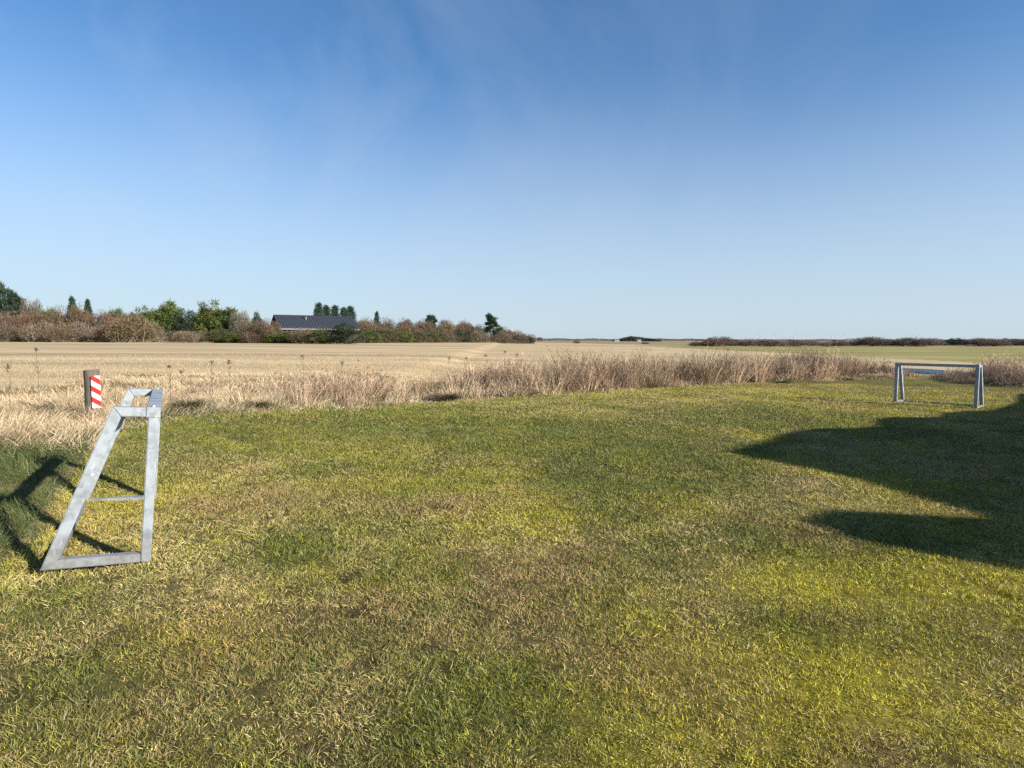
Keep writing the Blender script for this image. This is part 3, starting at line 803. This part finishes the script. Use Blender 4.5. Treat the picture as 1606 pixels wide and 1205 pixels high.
RED = ((.195, .120, .080), (.245, .170, .110), (.115, .078, .052), (.185, .165, .072))
GRY = ((.20, .15, .105), (.30, .235, .165), (.13, .10, .07), (.18, .17, .08))
PUR = ((.23, .165, .14), (.29, .22, .18), (.17, .13, .11), (.21, .18, .115))
MESH = {'red': [twig_crown(s, n=9000, col=RED) for s in (1, 2, 3)], 'grey': [twig_crown(s, col=GRY) for s in (4, 5, 6)],
        'purple': [twig_crown(s, col=PUR, n=7000, wmul=1.5) for s in (7, 8)],
        'green': [needle_crown(s, 'round', n=15000, cols=((.095, .145, .035), (.16, .20, .045), (.055, .09, .028), (.23, .25, .06))) for s in (11, 12, 13)],
        'olive': [needle_crown(s, 'round', cols=((.10, .12, .045), (.15, .16, .06), (.07, .085, .03), (.19, .16, .08))) for s in (14, 15)],
        'dark': [needle_crown(s, 'round', cols=((.035, .062, .035), (.055, .085, .045), (.024, .042, .026), (.075, .095, .045))) for s in (16, 17)],
        'fir': [needle_crown(s, 'fir', cols=((.05, .095, .065), (.07, .12, .08), (.035, .065, .05), (.085, .13, .075))) for s in (18, 19)],
        'pine': [needle_crown(s, 'pine', n=7500, cols=((.055, .10, .065), (.08, .125, .075), (.035, .065, .045), (.11, .14, .075)), tl=.07, tw=.02) for s in (20, 21)]}
STEM = [stem_mesh(s) for s in (1, 2)]; TRUNK = [trunk_mesh(s) for s in (3, 4)]
LOW = ('red', 'grey', 'purple', 'olive_bush', 'brush')
cnt = [0]
def plant(name, kind, px, pbase, ptop, wpx, d, label, cat, group, sink=.0):
    """a shrub or tree: its bearing and its size come from the photograph, its distance is its own"""
    cnt[0] += 1; k = cnt[0]
    if kind in ('red', 'grey', 'purple') and px < 1000: ptop += 2 if px < 235 else -2
    if 560 < px < 900: d += (px - 560) * .28
    x = (px - 803) / F * d; z0 = float(height(x, d)) - sink
    top = H + d * (533 - ptop) / F
    hgt = max(top - z0, .3); wid = wpx * d / F
    e = empty(name, label, cat, (x, d, z0), (k * 2.399) % 6.283, group)
    ms = MESH[kind]; me = ms[k % len(ms)]
    bare = kind in ('red', 'grey', 'purple')
    c = link('crown', me, e); s = (wid / 2 / .95, wid / 2 / .85) if bare else (wid / 2 / (.50 if kind != 'fir' else .24), wid / 2 / (.50 if kind != 'fir' else .24))
    hs = hgt / (.92 if bare and px < 1000 else (.98 if bare else 1.0))
    c.scale = (s[0], s[1], hs)
    t = link('stems' if bare else 'trunk', STEM[k % 2] if bare else TRUNK[k % 2], e)
    w_ = min(s[0], hgt); t.scale = (s[0] * .8, s[1] * .8, hs * (.9 if bare else .95)) if bare else (min(s[0], hgt) * .9, min(s[0], hgt) * .9, hs * .95)
    return e
TG = 'bare bushes of the thicket left'
G1 = 'conifers and evergreens of the thicket left'
# back row, over the front ones
for px, pt, w, kind, nm, lab, cat in [
    (6, 452, 62, 'pine', 'pine_tree', 'large dark windswept pine at the left edge above the thicket', 'tree'),
    (30, 468, 50, 'pine', 'pine_tree', 'small grey-green pine just right of the large edge pine', 'tree'),
    (50, 462, 44, 'grey', 'bare_tree', 'bare grey tree with see-through crown behind the thicket at left', 'tree'),
    (78, 472, 42, 'green', 'juniper', 'yellow-green juniper poking above brown bushes left of the twin dark tips', 'shrub'),
    (118, 469, 20, 'fir', 'spruce_tree', 'left one of two dark conifer tips above the brown thicket', 'tree'),
    (142, 473, 18, 'fir', 'spruce_tree', 'right one of two dark conifer tips above the brown thicket', 'tree'),
    (190, 479, 40, 'olive', 'juniper', 'low olive juniper on the thicket skyline, left of the green pines', 'shrub'),
    (225, 478, 46, 'green', 'juniper', 'small bright juniper leaning on the left flank of the green pines', 'shrub'),
    (262, 467, 62, 'green', 'green_pine', 'left one of the two big bright green pines', 'tree'),
    (296, 482, 40, 'dark', 'green_pine', 'dark pine squeezed between the two big bright green pines', 'tree'),
    (335, 469, 70, 'green', 'green_pine', 'right one of the two big bright green pines', 'tree'),
    (382, 485, 40, 'grey', 'bare_shrub', 'bare pale bush between the right green pine and the roof', 'shrub'),
    (405, 487, 26, 'dark', 'evergreen_bush', 'dark evergreen crown peeping up just left of the roof', 'shrub')]:
    plant(nm, kind, px, 536, pt, w, 122 + (px % 7), lab, cat, None if cat == 'tree' else G1)
for k, (px, pt) in enumerate([(502, 478), (514, 482), (527, 482), (541, 485), (551, 483), (592, 491)]):
    plant('spruce_tree', 'fir', px, 535, pt, 26 if k < 5 else 14, 150 + 2 * k, ['tallest spruce in the row rising behind the dark roof', 'second spruce from the left in the row behind the roof', 'third spruce from the left in the row behind the roof', 'short spruce right of a gap in the row behind the roof', 'rightmost spruce above the right end of the roof', 'small lone spruce tip standing right of the house roof'][k], 'tree', 'spruces behind the house')
plant('pine_tree', 'pine', 770, 535, 498, 40, 128, 'lone dark pine near the right end of the thicket', 'tree', None)
plant('pine_tree', 'pine', 676, 535, 499, 34, 138, 'small leaning pine in the brown bushes right of the house', 'tree', None)
plant('pine_tree', 'dark', 696, 535, 499, 26, 142, 'dark round pine crown on the brown skyline left of the lone pine', 'tree', None)
# skyline of brown bushes right of the house
sk = [(575, 496), (605, 497), (635, 498), (665, 499), (700, 500), (728, 502), (752, 508), (790, 513), (812, 518), (826, 524)]
for k, (px, pt) in enumerate(sk):
    plant('bare_shrub', 'red' if k < 7 else 'purple', px, 535, pt, 46 if k < 8 else 28, 134 + 4 * (k % 3), 'reddish bare bush on the skyline between the house and the thicket tip', 'shrub', 'reddish bushes on the skyline right of the house')
# skyline left of the house
for k, (px, pt) in enumerate([(-14, 476), (22, 482), (58, 480), (98, 473), (128, 470), (163, 480), (205, 486)]):
    plant('bare_shrub', 'red', px, 536, pt, 52, 118 + (k % 3), 'reddish brown bare bush in the back row left of the green pines', 'shrub', 'reddish bushes in the back row at left')
# front rows
front = [(-30, 497, 60, 'red'), (0, 500, 56, 'grey'), (34, 502, 54, 'red'), (66, 498, 60, 'grey'), (100, 503, 50, 'red'), (128, 500, 56, 'purple'), (205, 487, 92, 'red'),
         (165, 505, 40, 'red'), (243, 505, 44, 'grey'), (392, 500, 56, 'grey'), (420, 498, 44, 'red')]
labs = ['bushy brown thicket bush', 'pale grey-brown bare bush at the left edge, front row', 'low reddish bare bush under the large edge pine', 'wide pale bare bush below the yellow-green juniper',
        'reddish bare bush below the left dark conifer tip', 'dark purple-brown bare bush below the right dark conifer tip', 'big domed reddish bare bush left of the green pines',
        'small rusty bush at the left foot of the big domed bush', 'pale twiggy bush between the domed bush and the green pines', 'pale grey bare bush just left of the roof', 'reddish bare bush covering the left end of the roof eave']
for (px, pt, w, kd), lb in zip(front, labs):
    plant('bare_shrub', kd, px, 538, pt, w, 109 + (px % 5), lb, 'shrub', TG)
low = [(300, 520, 60, 'grey', 'low pale brush at the foot of the left green pine'), (345, 514, 44, 'olive', 'olive bush at the foot of the right green pine'), (366, 521, 52, 'green', 'low dark green bush between right green pine and roof'),
       (400, 519, 50, 'red', 'low reddish bush in front of the gap left of the house'), (421, 506, 34, 'red', 'reddish bush at the left corner of the house'), (456, 518, 44, 'olive', 'olive bush left of centre below the roof eave'), (490, 515, 44, 'red', 'reddish bush below the middle of the roof eave'), (441, 517, 44, 'green', 'low green bush in front of the left end of the house'), (472, 514, 56, 'grey', 'low pale bush below the middle of the roof eave'),
       (507, 513, 56, 'olive', 'yellow-green bush below the right half of the roof'), (543, 505, 60, 'dark', 'dark bush hiding the right end of the roof'), (579, 514, 36, 'green', 'green bush right of the dark bush by the roof'),
       (604, 515, 40, 'olive', 'first olive bush of the green belt right of the house'), (632, 516, 38, 'green', 'second bush of the green belt right of the house'), (655, 518, 38, 'olive', 'third bush of the green belt right of the house'),
       (678, 519, 32, 'green', 'last bush of the green belt right of the house'), (702, 517, 44, 'grey', 'pale bare bush right of the green belt'), (724, 517, 36, 'dark', 'dark low evergreen left of the lone pine'),
       (752, 520, 44, 'grey', 'pale bare bush at the foot of the lone pine'), (788, 519, 40, 'grey', 'pale bare bush just right of the lone pine'), (812, 524, 34, 'purple', 'low purple-brown bush near the thicket tip'),
       (828, 528, 24, 'dark', 'tiny dark bush ending the thicket at its right tip'), (640, 508, 60, 'red', 'wide reddish bush behind the green belt'), (590, 508, 60, 'red', 'reddish bush directly right of the roof end'), (730, 508, 60, 'red', 'broad reddish bush left of the lone pine')]
for k, (px, pt, w, kd, lb) in enumerate(low):
    plant('evergreen_bush' if kd in ('green', 'olive', 'dark') else 'bare_shrub', kd, px, 536, pt, w, (106 if px < 560 else 112 + px * .016) + (9 if pt == 508 else 0), lb, 'shrub', G1 if kd in ('green', 'olive', 'dark') else TG)
# scrub across the green field, right
for k, (px, pt, w, kd) in enumerate([(1092, 534, 34, 'purple'), (1108, 531, 36, 'purple'), (1124, 528.5, 50, 'purple'), (1146, 529, 46, 'purple'), (1168, 530, 44, 'purple'), (1188, 531, 40, 'purple'), (1206, 530, 44, 'purple'), (1226, 531, 44, 'purple'), (1246, 531, 40, 'purple'),
        (1268, 532, 44, 'purple'), (1290, 533, 40, 'purple'), (1312, 533, 40, 'purple'), (1340, 532, 48, 'purple'), (1368, 528, 66, 'purple'), (1396, 531, 44, 'purple'), (1414, 531, 40, 'purple'), (1436, 530, 62, 'purple'), (1462, 533, 36, 'purple'),
        (1532, 531, 54, 'purple'), (1558, 532, 50, 'purple'), (1600, 533, 56, 'purple'), (1636, 532, 56, 'purple')]):
    plant('scrub_bush', kd, px, 545, pt + -1.2 + (-1.5 if w >= 50 else (2.2, 3.4, 1.6)[k % 3]), w * 1.05, 152 + (px * 7 % 23), 'purple-brown leafless bush in the scrub belt beyond the green field', 'shrub', 'scrub belt beyond the green field')
for px, pt, w, lb in [(1482, 532, 16, 'left one of the three dark conifers standing together in the scrub'), (1491, 530, 18, 'middle one of the three dark conifers standing together in the scrub'), (1503, 529, 20, 'right one of the three dark conifers standing together in the scrub'),
        (1572, 530, 24, 'round dark tree in the scrub near the right edge'), (1598, 531, 34, 'wide dark tree at the right edge of the scrub'), (1307, 532, 8, 'tiny lone dark tree between wind turbines and scrub'), (1400, 534, 16, 'small dark conifer crown behind the scrub domes')]:
    plant('dark_tree', 'dark', px, 543, pt, w, 178, lb, 'tree', None)
for px, pt, w, lb in [(1297, 541, 14, 'small dark bush alone at the far edge of the green field'), (905, 535, 14, 'small lone dark bush in the far pale fields, left'), (1012, 536, 16, 'small lone dark bush in the far pale fields below the wooded rise')]:
    plant('lone_bush', 'purple', px, 543, pt, w, 150 if px > 1100 else 230, lb, 'shrub', None)

# far-off woods on the horizon: one mass
def far_wood():
    parts = []
    for (p0, p1, d, hb, n, cc) in [(835, 1110, 900, 3.2, 16000, ((.075, .085, .075), (.11, .10, .085))), (1090, 1700, 620, 2.4, 20000, ((.085, .078, .07), (.13, .11, .095))), (960, 1036, 560, 4.6, 7000, ((.035, .06, .045), (.06, .075, .055))), (700, 850, 500, 3.2, 7000, ((.085, .08, .07), (.12, .10, .085)))]:
        px = rng.uniform(p0, p1, n); dd = d + rng.uniform(0, 30, n)
        hb_ = hb * (.5 + .8 * fbm(px * .06, px * 0, 401, 4))
        if p0 == 960: hb_ = hb_ * np.sin((px - 955) / 86 * math.pi).clip(.2, 1)
        x = (px - 803) / F * dd; z = height(x, dd)
        P = np.stack([x, dd, z + rng.random(n) ** .8 * hb_], -1)
        D = ico_pts(n); D[:, 2] = np.abs(D[:, 2]); C = np.array(cc)[rng.integers(0, 2, n)] * rng.uniform(.7, 1.3, n)[:, None]
        parts.append(ribbons(P, D, hb * .22, hb * .14, D * 0, C, 1, None, .4))
    return parts
link('far_wood', rib_mesh('far_wood', far_wood(), mat_blade('far_foliage', .1)), label='thin dark line of far-off woods along the horizon', cat='wood', kind='stuff')
white = mat_simple('white_render', (.36, .35, .34), .8); dkroof = mat_simple('grey_roof', (.16, .14, .13), .8)
for px, lb, sz in [(966, 'tiny white farmhouse on the horizon at the left end of the wooded rise', 4.5), (1001, 'tiny pale farm building on the horizon below the wooded rise', 3.5)]:
    d = 540; x = (px - 803) / F * d; z = float(height(x, d))
    f_ = empty('farmhouse', lb, 'house', (x, d, z), .2)
    boxm('wall', -sz / 2, sz / 2, -2, 2, 0, 1.3, white, f_, 0)
    bm = bmesh.new(); vs = [bm.verts.new(q) for q in ((-sz / 2 - .2, -2.3, 1.2), (sz / 2 + .2, -2.3, 1.2), (sz / 2 + .2, 2.3, 1.2), (-sz / 2 - .2, 2.3, 1.2), (-sz / 2 - .2, 0, 2.2), (sz / 2 + .2, 0, 2.2))]
    for fq in ((0, 1, 5, 4), (2, 3, 4, 5), (1, 2, 5), (3, 0, 4), (0, 3, 2, 1)): bm.faces.new([vs[i] for i in fq])
    bmesh.ops.recalc_face_normals(bm, faces=bm.faces[:])
    me = bpy.data.meshes.new('roof'); bm.to_mesh(me); bm.free(); me.materials.append(dkroof); link('roof', me, f_)

# ------------------------------------------------------------------ wind turbines
turb = mat_simple('turbine_paint', (.50, .52, .55), .5, noise=0)
def blade_mesh(name, a0, R):
    parts = []
    for k in range(3):
        a = a0 + k * 2 * math.pi / 3; dx, dz = math.cos(a), math.sin(a); nx, nz = -dz, dx
        vs = [];
        for q, c, th in ((.02, 2.0, 1.4), (.2, 4.2, .9), (1.0, .9, .25)):
            for sx, sy in ((-.35, -1), (.65, -1), (.65, 1), (-.35, 1)):
                vs.append((dx * R * q + nx * c * sx, sy * th / 2 - 2.2, dz * R * q + nz * c * sx))
        fs = [(0, 1, 2, 3), (11, 10, 9, 8)] + [(4 * r + k2, 4 * r + (k2 + 1) % 4, 4 * r + 4 + (k2 + 1) % 4, 4 * r + 4 + k2) for r in (0, 1) for k2 in range(4)]
        parts.append(polyfaces(vs, fs, (.5, .5, .5)))
    return parts
tl = ['first wind turbine from the left on the horizon', 'second wind turbine from the left on the horizon', 'third wind turbine from the left on the horizon', 'fourth wind turbine from the left, small and faint', 'left one of the paired tall wind turbines mid-right', 'right one of the paired tall wind turbines mid-right', 'wind turbine behind the domed scrub bush', 'second wind turbine from the right, small', 'rightmost wind turbine on the horizon']
for k, (px, hy, rp_, a0) in enumerate([(1188.7, 526.5, 5.5, 1.7), (1211, 527, 5, .4), (1243.5, 526.5, 6, .75), (1263, 527.5, 4.5, 2.2), (1303, 526.5, 6.5, .55), (1318.5, 527, 6, .35), (1363.5, 527, 6, 1.9), (1426, 527, 5, .1), (1435, 527.5, 5, .5)]):
    d = 6500.; x = (px - 803) / F * d; z = float(height(x, d)); hub = H + d * (533 - hy) / F - z; Rr = rp_ * d / F
    t_ = empty('wind_turbine', tl[k] if k < 9 else '', 'wind turbine', (x, d, z), 0, 'wind turbines on the horizon')
    V, l, t, c = tube([(0, 0, 0), (0, 0, hub)], [2.6, 1.6], (.5, .5, .5), 10); link('tower', mesh_np('tower', V, l, t, None, turb), t_)
    boxm('nacelle', -1.6, 1.6, -2, 6, hub - 1.5, hub + 1.7, turb, t_, 0)
    V, l, t, c = join(blade_mesh('rotor', a0, Rr)); ro = link('rotor', mesh_np('rotor', V, l, t, None, turb), t_); ro.location = (0, 0, hub)

# ------------------------------------------------------------------ pond behind the far goal
wm, nt, o = newmat('pond_water'); p = N(nt, 'ShaderNodeBsdfPrincipled', Roughness=.3); p.inputs['Specular IOR Level'].default_value = .22; p.inputs['Base Color'].default_value = (.012, .035, .075, 1)
n = N(nt, 'ShaderNodeTexNoise', Scale=1.3, Detail=3.0); g_ = nt.nodes.new('ShaderNodeNewGeometry'); nt.links.new(g_.outputs['Position'], n.inputs['Vector'])
b = N(nt, 'ShaderNodeBump', Strength=1.0, Distance=1.2); nt.links.new(n.outputs['Fac'], b.inputs['Height']); nt.links.new(b.outputs[0], p.inputs['Normal']); nt.links.new(p.outputs[0], o.inputs[0])
cx, cy = gp(1462, 581)
vs = [(cx + 1.5 * math.cos(a) * (1 + .15 * math.sin(3 * a)), cy + 4.9 * math.sin(a) * (1 + .1 * math.cos(2 * a))) for a in np.linspace(0, 2 * math.pi, 40, endpoint=False)]
V, l, t, c = polyfaces([(x, y, .012) for x, y in vs], [tuple(range(40))], (0, 0, 0))
V[:, 2] = height(V[:, 0], V[:, 1]).max() + .01
link('pond_water', mesh_np('pond_water', V, l, t, None, wm), kind='structure')

# ------------------------------------------------------------------ brambles by the far goal and at the right edge
near_tw = []
for s in (31, 32):
    near_tw.append(twig_crown(s, n=5200, col=((.30, .20, .165), (.38, .28, .22), (.20, .13, .115), (.26, .21, .12)), wmul=.55))
MESH['bramble'] = near_tw
def bramble(px, pb, pt, w, lb):
    x, y = gph(px, pb); z = float(height(x, y)); hgt = H + y * (533 - pt) / F - z; wid = w * y / F
    e = empty('bramble_bush', lb, 'shrub', (x, y, z - .03), px * .7 % 6.28, 'bare bramble bushes along the weed belt')
    c = link('crown', near_tw[px % 2], e); c.scale = (wid / 1.9, wid / 1.9, hgt)
    t = link('stems', STEM[px % 2], e); t.scale = (wid / 4, wid / 4, hgt * .9)
for a in [(1582, 604, 563, 62, 'purplish brown bramble bush at the right edge behind the far goal'), (1556, 602, 566, 44, 'bramble bush just right of the far goal'), (1632, 607, 560, 70, 'bramble bush cut off by the right picture edge'),
          (1508, 600, 578, 36, 'low bramble seen through the right half of the far goal'), (1487, 598, 584, 26, 'low dark bramble seen through the middle of the far goal')]:
    bramble(*a)

# dense low brush that closes the foot of the thicket
def underbrush():
    n = 30000; px = rng.uniform(-260, 838, n); d = 117 + rng.uniform(0, 7, n) + np.where(px > 560, (px - 560) * .28, 0)
    x = (px - 803) / F * d; hb = 2.3 * (.45 + .8 * fbm(px * .05, d * .2, 421, 3)) * S((845 - px) / 60)
    P = np.stack([x, d, height(x, d) + rng.random(n) * hb], -1); D = ico_pts(n) + [0, 0, .5]; D /= np.linalg.norm(D, axis=1)[:, None]
    C = np.array([[.15, .10, .07], [.09, .095, .04], [.20, .15, .10], [.07, .055, .04]])[rng.choice(4, n, p=[.35, .25, .2, .2])] * rng.uniform(.7, 1.3, n)[:, None]
    return [ribbons(P, D, rng.uniform(.25, .6, n), .09, D * 0, C, 1, None, .5)]
link('underbrush', rib_mesh('underbrush', underbrush(), twig_mat), label='low tangled brush filling the foot of the thicket', cat='brush', kind='stuff')

def tussock_mesh(seed, cols):
    global rng
    keep = rng; rng = np.random.default_rng(seed); n = 1500
    a = rng.uniform(0, 6.28, n); d = np.sqrt(rng.random(n)) * .33
    P = np.stack([d * np.cos(a), d * np.sin(a), np.zeros(n)], -1); le = rng.uniform(.1, 1.1, n)
    D = np.stack([np.sin(le) * np.cos(a), np.sin(le) * np.sin(a), np.cos(le)], -1)
    C = np.array(cols)[rng.integers(0, len(cols), n)] * rng.uniform(.6, 1.3, n)[:, None]
    m_ = rib_mesh('tussock', [ribbons(P, D, rng.uniform(.35, .95, n), .03, np.stack([np.cos(a) * .3, np.sin(a) * .3, -np.full(n, .25)], -1), C, 3)], grass_mat)
    rng = keep
    return m_
TUS = [tussock_mesh(71, ((.10, .13, .05), (.16, .15, .07), (.30, .22, .12))), tussock_mesh(72, ((.14, .11, .07), (.26, .19, .11), (.10, .11, .05)))]
# dark tussocks in the weed belt
for px, pb, pt, w, lb in [(1222, 601, 592, 22, 'dark round tussock at the foot of the weed belt, left of the far goal'), (1165, 600, 589, 26, 'greenish tussock in a gap of the weed belt'), (1322, 596, 588, 18, 'small green tussock in the weed belt nearest the far goal'),
        (697, 628, 606, 30, 'dark green tussock at the left start of the main weed belt'), (297, 644, 610, 34, 'dark tussock just right of the steel goal top'), (403, 640, 618, 26, 'dark brown tussock left of the reddish weed clump')]:
    x, y = gph(px, pb); z = float(height(x, y)); hgt = H + y * (533 - pt) / F - z; wid = w * y / F
    o_ = link('tussock', TUS[px % 2], None, lb, 'tussock', None, 'dark tussocks in the weed belt', (x, y, z - .02)); o_.scale = (wid, wid, hgt)

# ------------------------------------------------------------------ single dead stalks against the pale field
def stalk_mesh(seed, hgt, head=True, twigs=5):
    global rng
    keep = rng; rng = np.random.default_rng(seed)
    C = np.array([.17, .12, .09])
    st = tube([(0, 0, -.03), (.01, .0, hgt * .5), (rng.normal(0, .03), rng.normal(0, .03), hgt)], [.005, .004, .0025], C, 5)
    hd = []
    for k in range(twigs):
        s = hgt * rng.uniform(.45, .95); a = rng.uniform(0, 6.28); l_ = rng.uniform(.05, .16)
        hd.append(tube([(0, 0, s), (l_ * .5 * math.cos(a), l_ * .5 * math.sin(a), s + l_ * .7), (l_ * .6 * math.cos(a), l_ * .6 * math.sin(a), s + l_)], [.004, .003, .002], C, 4))
    n_ = 46
    u = ico_pts(n_); P = np.stack([rng.normal(0, .02, n_), rng.normal(0, .02, n_), hgt + rng.normal(0, .02, n_)], -1) if head else np.stack([rng.normal(0, .014, n_), rng.normal(0, .014, n_), hgt - rng.random(n_) * .08], -1)
    hd.append(ribbons(P, u, .03, .014, u * 0, np.tile(C * .9, (n_, 1)), 1, None, .4))
    V, l, t, c = st; a_ = mesh_np('stem', V, l, t, c, weed_mat); b_ = rib_mesh('seed_head', hd, weed_mat)
    rng = keep
    return a_, b_
for k, (px, pb, pt, hd, lb) in enumerate([(268, 640, 575, 1, 'thin dead stalk with flat seed head above the dark tussock right of the steel goal'), (62, 640, 545, 0, 'tall thin dead stalk left of the striped post'), (287, 642, 583, 1, 'second short dead stalk right of the steel goal'),
        (335, 640, 568, 1, 'upright dead stalk between the steel goal and the reddish weed clump'), (362, 640, 565, 0, 'leaning dead stalk left of the reddish weed clump'), (476, 640, 560, 1, 'tall dead stalk rising out of the reddish weed clump'),
        (538, 638, 567, 0, 'leaning dead stalk at the right end of the reddish weed clump'), (705, 630, 562, 1, 'bushy-headed dead stalk left of the main weed belt'), (731, 629, 562, 1, 'dead stalk with clustered head, second in the main weed belt'),
        (762, 627, 558, 1, 'dead stalk with dark head in the left part of the weed belt'), (792, 626, 552, 1, 'tallest dark-headed stalk in the left part of the weed belt'), (811, 625, 556, 1, 'pale stalk right beside the tallest dark-headed stalk'), (17, 650, 572, 0, 'short dead stalk near the left edge of the field')]):
    x, y = gph(px, pb); z = float(height(x, y)); hgt = H + y * (533 - pt) / F - z
    a_, b_ = stalk_mesh(50 + k, hgt, bool(hd))
    e = empty('dead_stalk', lb, 'weed', (x, y, z), k * 1.3, 'single dead stalks above the grass'); link('stem', a_, e); link('seed_head', b_, e)

# ------------------------------------------------------------------ unseen leafy shadow caster added right of the lawn, outline shaped to its shadow
caster_leaf = mat_blade('caster_leaf', .1)
HU = [5.30, 5.38, 5.61, 5.86, 6.28, 6.50, 6.66, 6.78, 7.0, 7.48, 8.06, 8.36, 9.01, 9.5, 10.1, 10.8, 11.6, 12.1, 12.5, 12.9, 13.35, 14.2, 15.13, 15.5, 15.83, 16.6, 17.46, 17.9, 19.1, 21, 24]
HH_ = [3.30, 3.58, 3.77, 3.90, 3.85, 3.73, 3.48, 3.27, 3.27, 3.43, 3.70, 4.00, 4.40, 4.33, 4.25, 4.16, 4.09, 4.00, 3.84, 3.60, 3.44, 3.46, 3.30, 3.04, 2.84, 2.80, 2.58, 2.30, 2.08, 1.8, 1.5]
def shadow_caster():
    us = np.concatenate([[5.30], np.arange(5.34, 24, .07)]); hs = np.interp(us, HU, HH_) + .03 * (fbm(us * 2.5, us * 0, 441, 3) - .5)
    nq = 30; vs = []
    th_ = np.linspace(-1, 1, nq)
    half = .5 * np.sqrt(np.clip((us - 5.30) / .25, .02, 1))
    for i_, (u, h) in enumerate(zip(us, hs)):
        for q in th_:
            # section: upright sides, domed top
            a = q * math.pi / 2; sx = math.copysign(abs(math.sin(a)) ** .35, a); cz = max(math.cos(a), 0) ** .45
            wob = 1 + .10 * (float(vnoise(u * 1.7, q * 5, 7)) - .5)
            s_ = 9 + half[i_] * sx * wob
            x = u * .466 + s_ * SX; y = u * .885 + s_ * SY
            vs.append((x, y, -.12 + (h + .06) * cz))
    n_ = len(us)
    fs = [(i_ * nq + j, i_ * nq + j + 1, (i_ + 1) * nq + j + 1, (i_ + 1) * nq + j) for i_ in range(n_ - 1) for j in range(nq - 1)]
    fs += [tuple(range(nq)), tuple((n_ - 1) * nq + j for j in range(nq))[::-1], ]
    V, l, t, c = polyfaces(vs, fs, (.03, .05, .02))
    m = 60000; pick = rng.integers(0, len(vs), m); P = V[pick] + rng.normal(0, .03, (m, 3)); P[:, 2] = P[:, 2].clip(-.1, None)
    D = ico_pts(m)
    C = np.array([[.04, .07, .022], [.06, .10, .03], [.03, .05, .02]])[rng.integers(0, 3, m)]
    return rib_mesh('foliage', [(V, l, t, c), ribbons(P, D, rng.uniform(.02, .05, m), .03, D * 0, C, 1, None, .5)], caster_leaf)
hg = empty('leafy_shadow_caster', 'unseen leafy mass right of the lawn, added and shaped to cast the big dark shadow', 'shadow_caster', (0, 0, 0))
link('foliage', shadow_caster(), hg)
V, l, t, c = join([tube([(u * .466 + 9 * SX, u * .885 + 9 * SY, -.2), (u * .466 + 9 * SX, u * .885 + 9 * SY, 1.2)], [.07, .04], (.2, .15, .1), 6) for u in (6, 8.2, 10.4, 12.6, 14.8, 17, 19.2, 21.4)])
link('stems', mesh_np('stems', V, l, t, None, bark), hg)
